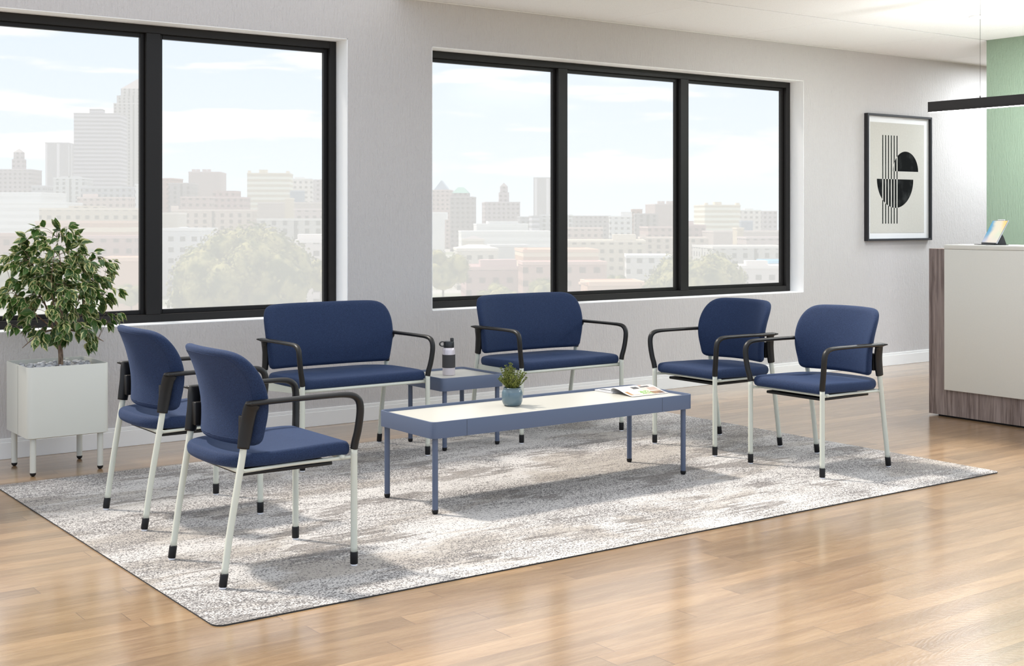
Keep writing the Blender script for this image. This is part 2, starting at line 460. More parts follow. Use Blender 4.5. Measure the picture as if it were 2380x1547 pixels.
# windows: reveal lining, frame with mullions, sashes, panes
FY = 7.089
def window(idx, w_):
    x0, x1, z0, z1 = w_
    root = empty('window_%d' % idx, ((x0 + x1) / 2, FY, z0)); struct(root)
    ox, oz = (x0 + x1) / 2, z0
    def loc(o): o.location = (-ox, -FY, -oz); return o
    t = .004
    bm = bmesh.new()
    bx(bm, x0, x1, WY + .001, FY + .01, z0, z0 + t); bx(bm, x0, x1, WY + .001, FY + .01, z1 - t, z1)
    bx(bm, x0, x0 + t, WY + .001, FY + .01, z0, z1); bx(bm, x1 - t, x1, WY + .001, FY + .01, z0, z1)
    loc(from_bm('reveal', bm, M_reveal, root))
    bm = bmesh.new(); fw = .044; mw = .041
    pitch = 1.165
    cs = [x1 - pitch * 2, x1 - pitch]
    a0, a1, c0, c1 = x0 + t, x1 - t, z0 + t, z1 - t
    yb = 7.152
    bx(bm, a0, a0 + fw, FY, yb, c0, c1, .002, 1); bx(bm, a1 - fw, a1, FY, yb, c0, c1, .002, 1)
    bx(bm, a0 + fw, a1 - fw, FY, yb, c0, c0 + fw, .002, 1); bx(bm, a0 + fw, a1 - fw, FY, yb, c1 - fw, c1, .002, 1)
    for c in cs: bx(bm, c - mw, c + mw, FY, yb, c0 + fw, c1 - fw, .002, 1)
    loc(from_bm('window_frame', bm, M_frame, root))
    ed = [a0 + fw, cs[0] - mw, cs[0] + mw, cs[1] - mw, cs[1] + mw, a1 - fw]
    for k in range(3):
        p0, p1 = ed[2 * k], ed[2 * k + 1]; q0, q1 = c0 + fw, c1 - fw; s = .024
        bm = bmesh.new(); ys, ye = FY + .035, FY + .062
        bx(bm, p0, p0 + s, ys, ye, q0, q1, .002, 1); bx(bm, p1 - s, p1, ys, ye, q0, q1, .002, 1)
        bx(bm, p0 + s, p1 - s, ys, ye, q0, q0 + s, .002, 1); bx(bm, p0 + s, p1 - s, ys, ye, q1 - s, q1, .002, 1)
        sash = loc(from_bm('sash', bm, M_frame, root))
        bm = bmesh.new(); bx(bm, p0 + s - .005, p1 - s + .005, FY + .058, FY + .0600, q0 + s - .005, q1 - s + .005)
        # single sheet is enough for a haze-veiled pane
        vs_ = [(p0 + s - .004, FY + .06, q0 + s - .004), (p1 - s + .004, FY + .06, q0 + s - .004), (p1 - s + .004, FY + .06, q1 - s + .004), (p0 + s - .004, FY + .06, q1 - s + .004)]
        bm.free()
        pane = from_data('glass_pane', vs_, [(0, 1, 2, 3)], M_glass, sash, False)
for i, w_ in enumerate(WIN): window(i + 1, w_)

# ------------------------------------------------------------------ rug
RZ = .005
def rug():
    x0, x1, y0, y1 = 1.578, 5.655, 3.712, 6.262; r = .035
    pts = []
    for cx_, cy_, a0 in ((x1 - r, y1 - r, 0), (x0 + r, y1 - r, 90), (x0 + r, y0 + r, 180), (x1 - r, y0 + r, 270)):
        for k in range(7):
            a = math.radians(a0 + 15 * k); pts.append((cx_ + r * math.cos(a), cy_ + r * math.sin(a)))
    n = len(pts)
    v = [(a, b, .0) for a, b in pts] + [(a, b, RZ) for a, b in pts]
    f = [tuple(range(n, 2 * n))] + [(i, (i + 1) % n, n + (i + 1) % n, n + i) for i in range(n)]
    o = from_data('area_rug', v, f, [M_rug, M_rugedge], None, False)
    for p in o.data.polygons:
        if len(p.vertices) == 4: p.material_index = 1
    tag(o, 'large ivory and taupe speckled rug with a thin black edge on the wood floor', 'rug')
rug()

# ------------------------------------------------------------------ chairs
def make_chair(name, ext):
    """ext = extra half width: 0 guest chair, .13 wide seat. Local +y is the front."""
    root = empty(name)
    X = .232 + ext
    # seat cushion
    ol = [(0, .242), (.18, .242), (.213, .240), (.226, .229), (.229, .205), (.236, .06), (.238, -.05), (.230, -.13), (.200, -.192), (.145, -.226), (.07, -.238), (0, -.240)]
    ol2 = []
    for a, b in ol[1:-1]: ol2.append((a + ext, b))
    half = [(0, ol[0][1])] + ol2 + [(0, ol[-1][1])]
    pts = half + [(-a, b) for a, b in reversed(half[1:-1])]
    pts = cat(pts, True, 5)
    def dseat(a, b, t):
        u = a / (.235 + ext)
        dip = -.016 * max(0, 1 - ((b + .06) / .16) ** 2) * max(0, 1 - u * u) if abs(b + .06) < .16 else 0
        fall = -.006 * max(0.0, (b - .17) / .07) ** 2
        return (a, b, .420 + .030 * (b + .02) * .5 + (t if t < 0 else t * 1.0) + (dip if t > 0 else dip * .3) + fall)
    seat = cushion('seat', pts, .0245, dseat, M_fab, root, R=.017, crown=.12)
    # back cushion
    H = .332
    hp = [(.0, 0.0), (.17, 0.0), (.209, .003), (.225, .018), (.231, .055), (.242, .13), (.246, .19), (.244, .245), (.234, .285), (.213, .313), (.175, .327), (.10, .331), (0, .332)]
    half = [(0, 0.0)] + [(a + ext, b) for a, b in hp[1:-1]] + [(0, H)]
    pts = half + [(-a, b) for a, b in reversed(half[1:-1])]
    pts = cat(pts, True, 5)
    def yc(h):
        s = max(0.0, h / H)
        return -.176 - .004 * s - .052 * s ** 2.6
    def dback(a, h, t):
        ua = abs(a)
        k = max(0.0, (ua - ext * .9)) / .245
        wing = (.070 + .018 * math.sin(PI * min(1, max(0, h / H)))) * k ** 2 * (1 - .35 * max(0.0, h / H) ** 3)
        if ext: wing *= .55
        bulge = .006 * math.exp(-((h - .10) / .08) ** 2) * (1 - k)
        return (a, yc(h) + wing + bulge + t, .462 + h)
    back = cushion('backrest', pts, .0235, dback, M_fab, root, R=.021, crown=.06)
    # piping seam at the back of the cushion
    if True:
        ca_ = 0; cb_ = H / 2
        sp_ = []
        for a, b in pts:
            aa, bb = a * (1 - .022 / (.245 + ext)), cb_ + (b - cb_) * .868
            sp_.append(Vector(dback(aa, bb, -.0236)))
        pth = [(tuple(p), .0011, .0011) for p in sp_] + [(tuple(sp_[0]), .0011, .0011)]
        v, f = sweep(pth, 5, Vector((0, 1, 0)))
        from_data('seam', v, f, M_fab, back)
    # legs
    for sx_ in (-1, 1):
        # front leg
        pth = [(sx_ * X, .248, .046), (sx_ * X, .248, .2), (sx_ * X, .248, .43)]
        lg = tube('leg', pth, .0122, M_sage, root)
        lathe('foot_cap', [(.0128, .006), (.0140, .008), (.0140, .046), (.0134, .050)], M_rub, lg, 20, sx_ * X, .248)
        lathe('foot_glide', [(.0108, .0), (.0120, .001), (.0120, .006)], M_glide, lg, 20, sx_ * X, .248)
        # rear leg leans forward then rises with the back
        rp = [(sx_ * (X - .003), -.2445, .046), (sx_ * (X - .003), -.222, .20), (sx_ * X, -.190, .385), (sx_ * X, -.176, .47), (sx_ * X, -.166, .56)]
        lg = tube('leg', rp, .0122, M_sage, root)
        fx_, fy_ = sx_ * (X - .003), -.2465
        v, f = sweep([((fx_, fy_ - .004, .006), .0128, .0128), ((fx_, fy_ - .0037, .008), .014, .014), ((fx_, fy_ + .0018, .046), .014, .014), ((fx_, fy_ + .0022, .050), .0134, .0134)], 20)
        from_data('foot_cap', v, f, M_rub, lg)
        lathe('foot_glide', [(.0108, .0), (.0120, .001), (.0120, .006)], M_glide, lg, 20, fx_, fy_ - .004)
        # armrest: rear tip, pad, front bend, sleeve over the front leg
        o = .026
        key = [(sx_ * (X + .043), -.186, .618, .003, .003), (sx_ * (X + .034), -.176, .6175, .010, .006), (sx_ * (X + .024), -.158, .6165, .0165, .0098), (sx_ * (X + .020), -.08, .617, .0175, .0095),
               (sx_ * (X + .020), .04, .6180, .0170, .0092), (sx_ * (X + .021), .15, .6180, .0158, .0094), (sx_ * (X + .022), .196, .6170, .0148, .0102), (sx_ * (X + .023), .230, .6115, .0140, .0115),
               (sx_ * (X + .0235), .252, .596, .0136, .0130), (sx_ * (X + .0235), .260, .570, .0132, .0138), (sx_ * (X + .020), .260, .530, .0128, .0142),
               (sx_ * (X + .012), .256, .480, .0130, .0142), (sx_ * (X + .004), .251, .445, .0135, .0142), (sx_ * X, .248, .418, .0140, .0140)]
        kk = cat(key, False, 5)
        v, f = sweep([((a, b, c), w1, w2) for a, b, c, w1, w2 in kk], 16)
        arm = from_data('armrest', v, f, M_black, root)
        # rear sleeve bracket that holds arm and backrest
        key = [(sx_ * X, -.178, .462, .0150, .0215), (sx_ * X, -.172, .50, .0150, .0240), (sx_ * (X + .003), -.164, .55, .0150, .0250), (sx_ * (X + .010), -.158, .590, .0150, .0265), (sx_ * (X + .016), -.153, .606, .0140, .0280), (sx_ * (X + .018), -.150, .614, .0130, .0270)]
        kk = cat(key, False, 4)
        v, f = sweep([((a, b, c), w1, w2) for a, b, c, w1, w2 in kk], 16)
        from_data('arm_bracket', v, f, M_black, root)
        bx_ = bmesh.new(); xi = sx_ * (X - .013)
        bx(bx_, min(xi, xi - sx_ * .030), max(xi, xi - sx_ * .030), -.178, -.150, .485, .570, .004, 2)
        from_bm('back_mount', bx_, M_black, root, True)
    # seat frame
    for q0, q1, nm_ in ((.2335 if ext else .205, .388 if ext else .3905, 'front_rail'), (-.182, .384, 'rear_rail')):
        tube(nm_, [(-X, q0, q1), (0, q0, q1), (X, q0, q1)], .0085, M_sage, root, 12, Vector((0, 1, 0)), 2)
    for sx_ in (-1, 1):
        a = sx_ * (X - .006)
        if ext:
            bm = bmesh.new(); t_ = .006
            vv = [(a - t_, .236, .399), (a - t_, -.19, .399), (a - t_, -.19, .352), (a - t_, .236, .378)]
            vs1 = [bm.verts.new(p) for p in vv]; vs2 = [bm.verts.new((p[0] + 2 * t_, p[1], p[2])) for p in vv]
            bm.faces.new(vs1); bm.faces.new(vs2[::-1])
            for i in range(4): bm.faces.new((vs1[i], vs1[(i + 1) % 4], vs2[(i + 1) % 4], vs2[i]))
            bmesh.ops.recalc_face_normals(bm, faces=bm.faces)
            from_bm('side_rail', bm, M_sage, root)
        else:
            tube('side_rail', [(a, .240, .388), (a * .95, .18, .386), (a * .95, .0, .386), (a, -.185, .384)], .0065, M_sage, root)
    if not ext:
        bm = bmesh.new(); bx(bm, -.180, .180, -.16, .190, .358, .372, .004, 2)
        bx(bm, -.14, .14, -.12, .15, .371, .392, .002, 1)
        from_bm('under_tray', bm, M_black, root, True)
    return root

arm0 = make_chair('guest_chair', 0.0)
wide0 = make_chair('loveseat', .13)
R90 = PI / 2
spots = [
    (2.009, 4.304, -R90, 'navy armchair nearest the viewer, seen from behind at the left front of the rug'),
    (2.083, 5.244, -R90, 'navy armchair seen from behind, between the white planter and the nearest chair'),
    (5.062, 5.060, R90, 'navy armchair facing left, right of the coffee table, the one nearer the window wall'),
    (5.063, 4.344, R90, 'navy upholstered armchair facing left, rightmost seat and nearest the reception desk'),
]
for i, (x, y, rz, lab) in enumerate(spots):
    o = arm0 if i == 0 else copy_tree(arm0)
    o.location = (x, y, RZ); o.rotation_euler.z = rz
    tag(o, lab, 'chair', 'navy guest armchairs around the rug')
for i, (x, y, lab) in enumerate([(3.247, 5.970, 'wide navy seat with black arms at the left of the blue side table'),
                                 (4.580, 5.968, 'wide navy seat with black arms under the right window, right of the side table')]):
    o = wide0 if i == 0 else copy_tree(wide0)
    o.location = (x, y, RZ); o.rotation_euler.z = PI
    tag(o, lab, 'chair', 'wide navy seats along the window wall')

# ------------------------------------------------------------------ tables
def rrect(x0, x1, y0, y1, r, k=6):
    p = []
    for cx_, cy_, a0 in ((x1 - r, y1 - r, 0), (x0 + r, y1 - r, 90), (x0 + r, y0 + r, 180), (x1 - r, y0 + r, 270)):
        for i in range(k + 1):
            a = math.radians(a0 + 90 * i / k); p.append((cx_ + r * math.cos(a), cy_ + r * math.sin(a)))
    return p
def loft(name, rings, m, parent=None, closed=False, cap0=False, cap1=False):
    n = len(rings[0]); v = [p for r in rings for p in r]; f = []
    K = len(rings)
    for k in range(K if closed else K - 1):
        k2 = (k + 1) % K
        for i in range(n):
            j = (i + 1) % n; f.append((k * n + i, k * n + j, k2 * n + j, k2 * n + i))
    if cap0: f.append(tuple(range(n)))
    if cap1: f.append(tuple((K - 1) * n + i for i in range(n)))
    o = from_data(name, v, f, m, parent); sharp(o, 35); return o
def table(name, x0, x1, y0, y1, legs, seams):
    cx_, cy_ = (x0 + x1) / 2, (y0 + y1) / 2
    root = empty(name, (cx_, cy_, RZ))
    hx, hy = (x1 - x0) / 2, (y1 - y0) / 2
    zt, zb = .390, .320; t = .008; r = .028
    def ring(d, z): return [(a, b, z) for a, b in rrect(-hx + d, hx - d, -hy + d, hy - d, r - d * .6)]
    rings = [ring(0, zb), ring(0, zt - .003), ring(.0012, zt - .0008), ring(.003, zt), ring(t - .003, zt), ring(t - .0012, zt - .0008), ring(t, zt - .003), ring(t, zb)]
    loft('apron', rings, M_blue, root, closed=True)
    rr = [ring(t + .0002, zt - .026), ring(t + .0002, zt - .012)]
    loft('tabletop', rr, M_cream, root, cap0=True, cap1=True)
    for s in seams:
        bm = bmesh.new(); bx(bm, s - .0006, s + .0006, -hy - .0004, -hy + .001, zb, zt - .004)
        from_bm('apron_seam', bm, M_gap, root)
    for lx, ly in legs:
        lx -= cx_; ly -= cy_
        v, f = lathe_data([(.0125, .018), (.0125, zt - .026)], 24, lx, ly)
        lg = from_data('leg', v, f, M_blue, root); sharp(lg)
        lathe('foot_cap', [(.0085, 0), (.0115, .003), (.0135, .010), (.0135, .018), (.0125, .019)], M_rub, lg, 20, lx, ly)
    return root
tb = table('coffee_table', 2.893, 4.388, 4.548, 4.996, [(2.923, 4.576), (2.923, 4.971), (4.348, 4.576), (4.348, 4.971)], [-.575, .545])
tag(tb, 'long low blue metal coffee table with cream top in the middle of the rug', 'table')
ts = table('side_table', 3.725, 4.130, 5.758, 6.166, [(3.756, 5.786), (3.756, 6.135), (4.100, 5.786), (4.100, 6.135)], [])
tag(ts, 'small square blue metal side table with cream top between the two wide seats', 'table')
TT = RZ + .378  # table top surface

# ------------------------------------------------------------------ water bottle
def bottle(x, y, z):
    root = empty('water_bottle', (x, y, z), math.radians(-14))
    M_b, _, _ = mat('lilac_grey_metal', (.68, .62, .64), .3, metal=.25)
    M_s, _, _ = mat('charcoal_sleeve', (.045, .042, .042), .7)
    M_l, _, _ = mat('bottle_lid_plastic', (.022, .023, .023), .3)
    R = .0345
    lathe('bottle_body', [(R - .004, 0), (R - .001, .0015), (R, .005), (R, .136), (R - .002, .146), (R - .006, .151), (.027, .153)], M_b, root, 40)
    lathe('grip_sleeve', [(R + .0001, .042), (R + .0016, .043), (R + .0016, .113), (R + .0001, .114)], M_s, root, 40)
    lid = lathe('lid', [(.0265, .151), (.029, .152), (.0295, .155), (.0295, .180), (.028, .185), (.024, .187)], M_l, root, 40)
    # spout on the right
    bm = bmesh.new(); bx(bm, .010, .027, -.009, .009, .183, .204, .004, 3)
    from_bm('spout', bm, M_l, lid, True)
    # carry loop on the left: a thick ring standing on edge
    v = []; f = []; NN = 28; K = 10
    for i in range(NN):
        a = 2 * PI * i / NN
        cx_ = -.037 + .0155 * math.cos(a); cz_ = .1725 + .0125 * math.sin(a)
        for k in range(K):
            b = 2 * PI * k / K
            rr = .0034 * math.cos(b)
            v.append((cx_ + rr * math.cos(a), .0095 * math.sin(b), cz_ + rr * math.sin(a)))
    for i in range(NN):
        for k in range(K):
            f.append((i * K + k, ((i + 1) % NN) * K + k, ((i + 1) % NN) * K + (k + 1) % K, i * K + (k + 1) % K))
    from_data('carry_loop', v, f, M_l, lid)
    tag(root, 'lilac grey water bottle with charcoal grip band and black lid on the side table', 'bottle')
bottle(3.893, 5.955, TT)

# ------------------------------------------------------------------ small potted plant
def small_pot(x, y, z):
    root = empty('potted_plant', (x, y, z))
    M_p, n, b = mat('dusty_blue_glaze', (.10, .155, .19), .22, coat=.3)
    M_soil, _, _ = mat('potting_soil', (.05, .035, .025), 1)
    lathe('pot', [(.030, 0), (.034, .001), (.042, .008), (.0475, .022), (.0485, .045), (.0475, .062), (.0435, .073), (.0400, .0765), (.0395, .079), (.0415, .081), (.0420, .0835), (.0405, .085), (.0385, .0845), (.0375, .08), (.038, .07)], M_p, root, 48)
    lathe('soil', [(.0378, .068), (.0379, .072), (.01, .074)], M_soil, root, 24)
    M_g, n, b = mat('conifer_green', (.13, .17, .03), .55)
    n.l.new(n.mix(n.ramp(n.noise(n.coord(), 160, 1), .35, .65), (.06, .095, .02), (.26, .29, .055)), b.inputs['Base Color'])
    rnd = random.Random(5)
    v = []; f = []; sv = []; sf = []
    def leaf(p, d, L, W):
        d = d.normalized(); s = d.cross(Vector((rnd.uniform(-1, 1), rnd.uniform(-1, 1), rnd.uniform(-1, 1)))).normalized()
        n_ = d.cross(s)
        b0 = len(v)
        v.extend([tuple(p), tuple(p + d * L * .5 + s * W), tuple(p + d * L), tuple(p + d * L * .5 - s * W), tuple(p + d * L * .45 + n_ * W * .8)])
        f.extend([(b0, b0 + 1, b0 + 4), (b0 + 1, b0 + 2, b0 + 4), (b0 + 2, b0 + 3, b0 + 4), (b0 + 3, b0, b0 + 4)])
    for k in range(66):
        a = rnd.uniform(0, 2 * PI); tilt = rnd.uniform(0, 1.35)
        L = rnd.uniform(.055, .118) * (1.05 - .22 * tilt)
        base = Vector((.018 * math.cos(a) * rnd.random(), .018 * math.sin(a) * rnd.random(), .072))
        d = Vector((math.cos(a) * tilt, math.sin(a) * tilt, 1.15)).normalized()
        p = base.copy(); steps = 9; pts = [p.copy()]
        for s in range(steps):
            p = p + d * L / steps; d = (d + Vector((0, 0, .03)) + Vector((rnd.uniform(-.1, .1), rnd.uniform(-.1, .1), 0))).normalized()
            pts.append(p.copy())
            if s >= 1:
                for q in range(10):
                    dd = (d * .8 + Vector((rnd.uniform(-1, 1), rnd.uniform(-1, 1), rnd.uniform(-.3, .8)))).normalized()
                    leaf(p + dd * .001, dd, rnd.uniform(.007, .012), .0019)
        leaf(p, d, .012, .002)
        vv, ff = sweep([(tuple(q), .0008, .0008) for q in pts], 5, Vector((.3, 1, 0)))
        o_ = len(sv); sv.extend(vv); sf.extend([tuple(i + o_ for i in q) for q in ff])
    for _ in range(3):
        pass
    from_data('foliage', v, f, M_g, root, False)
    M_st, _, _ = mat('plant_stem', (.12, .10, .03), .7)
    from_data('stems', sv, sf, M_st, root)
    tag(root, 'small bushy green plant in a dusty blue glazed pot on the coffee table', 'plant')
small_pot(3.497, 4.815, TT)

# ------------------------------------------------------------------ magazine (lies open, near page arches up)
def magazine(x, y, z):
    root = empty('open_magazine', (x, y, z), math.radians(0))
    M_pg, n, b = mat('page_paper', (.66, .65, .64), .35)
    M_ed, _, _ = mat('page_edges', (.62, .62, .64), .6)
    W = .235   # along x (spine)
    # far half: a low stack of pages that rises to the spine
    def stack(x0, x1, prof_lo, prof_hi, name, m, skew):
        n_ = len(prof_lo); v = []; f = []
        for xx, sk in ((x0, 0), (x1, skew)):
            for (yy, z0), (_, z1) in zip(prof_lo, prof_hi):
                v.append((xx + sk * yy, yy, z0)); v.append((xx + sk * yy, yy, z1))
        N = n_ * 2
        for i in range(n_ - 1):
            a = 2 * i
            f += [(a, a + 2, a + 3, a + 1), (N + a, N + a + 1, N + a + 3, N + a + 2), (a, N + a, N + a + 2, a + 2), (a + 1, a + 3, N + a + 3, N + a + 1)]
        f += [(0, 1, N + 1, N), (N - 2, 2 * N - 2, 2 * N - 1, N - 1)]
        o = from_data(name, v, f, m, root); sharp(o, 40); return o
    lo = [(0.0, .0005), (.05, .0005), (.10, .0005), (.135, .0005)]
    hi = [(0.0, .0085), (.04, .0095), (.10, .0075), (.135, .0065)]
    stack(0, W, lo, hi, 'page_block', [M_ed], 0)
    # loose upper page fanned over the block
    lo = [(0.002, .0100), (.03, .0125), (.08, .0125), (.125, .0085)]
    hi = [(0.002, .0106), (.03, .0131), (.08, .0131), (.125, .0091)]
    stack(.012, W + .012, lo, hi, 'far_page', [M_pg], 0)
    # near half: thin curled pages, arch
    key = [(.004, .004), (.012, .016), (.002, .0250), (-.018, .0275), (-.050, .0225), (-.085, .0125), (-.120, .0050), (-.150, .0012)]
    pts = cat(key, False, 6)
    v = []; f = []; uvs = []
    n_ = len(pts)
    for th in (.0018, 0.0):
        for xx in (0, W):
            for i, (yy, zz) in enumerate(pts):
                t = Vector((pts[min(i + 1, n_ - 1)][0] - pts[max(i - 1, 0)][0], pts[min(i + 1, n_ - 1)][1] - pts[max(i - 1, 0)][1])).normalized()
                nn = (-t.y, t.x) if th else (0, 0)
                # outward of the arch
                v.append((xx, yy + (t.y) * th, zz - (t.x) * th))
    for i in range(n_ - 1):
        f.append((i, i + 1, n_ + i + 1, n_ + i))                         # outer surface
        f.append((2 * n_ + i, 3 * n_ + i, 3 * n_ + i + 1, 2 * n_ + i + 1))  # inner
        f.append((i, 2 * n_ + i, 2 * n_ + i + 1, i + 1)); f.append((n_ + i, n_ + i + 1, 3 * n_ + i + 1, 3 * n_ + i))
    f.append((0, n_, 3 * n_, 2 * n_)); f.append((n_ - 1, 3 * n_ - 1, 4 * n_ - 1, 2 * n_ - 1)) if False else f.append((n_ - 1, 2 * n_ + n_ - 1, 3 * n_ + n_ - 1, n_ + n_ - 1))
    M_ph, n, b = mat('printed_page', (.8, .78, .75), .25)
    x_, y_, z_ = n.sep(n.coord('Object'))
    def rect(x0, x1, y0, y1):
        a = n.math('MULTIPLY', n.math('GREATER_THAN', x_, x0), n.math('LESS_THAN', x_, x1))
        return n.math('MULTIPLY', a, n.math('MULTIPLY', n.math('GREATER_THAN', y_, y0), n.math('LESS_THAN', y_, y1)))
    inside = rect(.006, W - .006, -.145, 0.004)
    c = n.mix(n.ramp(n.noise(n.coord(), 14, 2), .35, .65), (.60, .50, .42), (.76, .70, .64))
    for (r_, col) in (((.02, .10, -.12, -.06), (.80, .76, .72)), ((.085, .125, -.06, -.03), (.07, .07, .07)), ((.14, .20, -.05, -.03), (.12, .11, .11)), ((.155, .225, -.14, -.10), (.36, .22, .12)),
                      ((.19, .225, -.14, -.115), (.16, .08, .05)), ((.01, .03, -.13, -.08), (.50, .26, .10)), ((.11, .18, -.03, -.01), (.78, .76, .72)), ((.15, .17, -.025, -.005), (.60, .22, .10)), ((.17, .225, -.09, -.055), (.55, .42, .36))):
        c = n.mix(rect(*r_), c, col)
    gm = n.math('MULTIPLY', rect(.09, .155, -.135, -.085), n.ramp(n.noise(n.coord(), 120, 1), .48, .56))
    c = n.mix(gm, c, (.20, .50, .08))
    gm = n.math('MULTIPLY', rect(.07, .13, -.02, .0), n.ramp(n.noise(n.coord(), 120, 1), .48, .56))
    c = n.mix(gm, c, (.20, .42, .10))
    c = n.mix(inside, (.66, .65, .64), n.mix(1.0, c, (.78, .78, .78), 'MULTIPLY'))
    n.l.new(c, b.inputs['Base Color'])
    o = from_data('curled_page', v, f, M_ph, root); sharp(o, 50)
    tag(root, 'open magazine with a curled printed page at the right end of the coffee table', 'magazine')
magazine(4.130, 4.848, TT + .0005)

# ------------------------------------------------------------------ planter, pebbles, ficus
def planter():
    x0, x1, y0, y1 = 1.755, 2.150, 6.372, 6.765
    cx_, cy_ = (x0 + x1) / 2, (y0 + y1) / 2
    root = empty('planter', (cx_, cy_, 0)); hx, hy = (x1 - x0) / 2, (y1 - y0) / 2
    zb, zt, t, r = .182, .528, .006, .026
    def ring(d, z, e=0): return [(a, b, z) for a, b in rrect(-hx + d, hx - d, -hy + d, hy - d, r - d * .5)]
    rings = [ring(.01, zb), ring(0, zb + .004), ring(0, zt - .002), ring(.001, zt), ring(t - .001, zt), ring(t, zt - .002), ring(t, zt - .075)]
    loft('planter_box', rings, M_plant, root, cap0=True, cap1=True)
    bm = bmesh.new(); bx(bm, -hx - .0005, -hx + .001, -.028, -.0268, zb + .006, zt - .004)
    from_bm('box_seam', bm, M_gap, root)
    bm = bmesh.new(); bx(bm, hx - .10, hx - .085, hy - .022, hy - .004, zt - .04, zt - .006, .002, 2)
    from_bm('corner_tab', bm, M_plant, root, True)
    for lx in (-.163, .163):
        for ly in (-.163, .163):
            v, f = lathe_data([(.0145, .016), (.0145, zb + .005)], 24, lx, ly)
            lg = from_data('leg', v, f, M_plant, root); sharp(lg)
            lathe('foot_cap', [(.004, 0), (.009, .002), (.0135, .008), (.0148, .016), (.0145, .0175)], M_rub, lg, 20, lx, ly)
    tag(root, 'square off white metal planter box on four legs at the far left', 'planter')
    return cx_, cy_, zt - .075, hx, hy
pcx, pcy, pz, phx, phy = planter()
pz += .018
rnd = random.Random(3)
bm = bmesh.new()
for k in range(420):
    x = pcx + rnd.uniform(-1, 1) * (phx - .022); y = pcy + rnd.uniform(-1, 1) * (phy - .022)
    lay = rnd.choice((0, 0, 1, 1, 2))
    r = rnd.uniform(.009, .016)
    res = bmesh.ops.create_icosphere(bm, subdivisions=2, radius=r)
    mx = Matrix.Translation((x, y, pz + .011 + lay * .015)) @ Matrix.Rotation(rnd.uniform(0, PI), 4, 'Z') @ Matrix.Diagonal((1, rnd.uniform(.65, .95), rnd.uniform(.5, .7), 1))
    bmesh.ops.transform(bm, matrix=mx, verts=res['verts'])
M_peb, n_, b_ = mat('grey_pebble', (.52, .52, .54), .6)
n_.l.new(n_.mix(n_.ramp(n_.noise(n_.coord('Object'), 38, 1), .35, .65), (.36, .36, .38), (.66, .65, .66)), b_.inputs['Base Color'])
tag(from_bm('pebbles', bm, M_peb, None, True), 'pale grey pebbles covering the soil inside the planter', 'pebbles', kind='stuff')

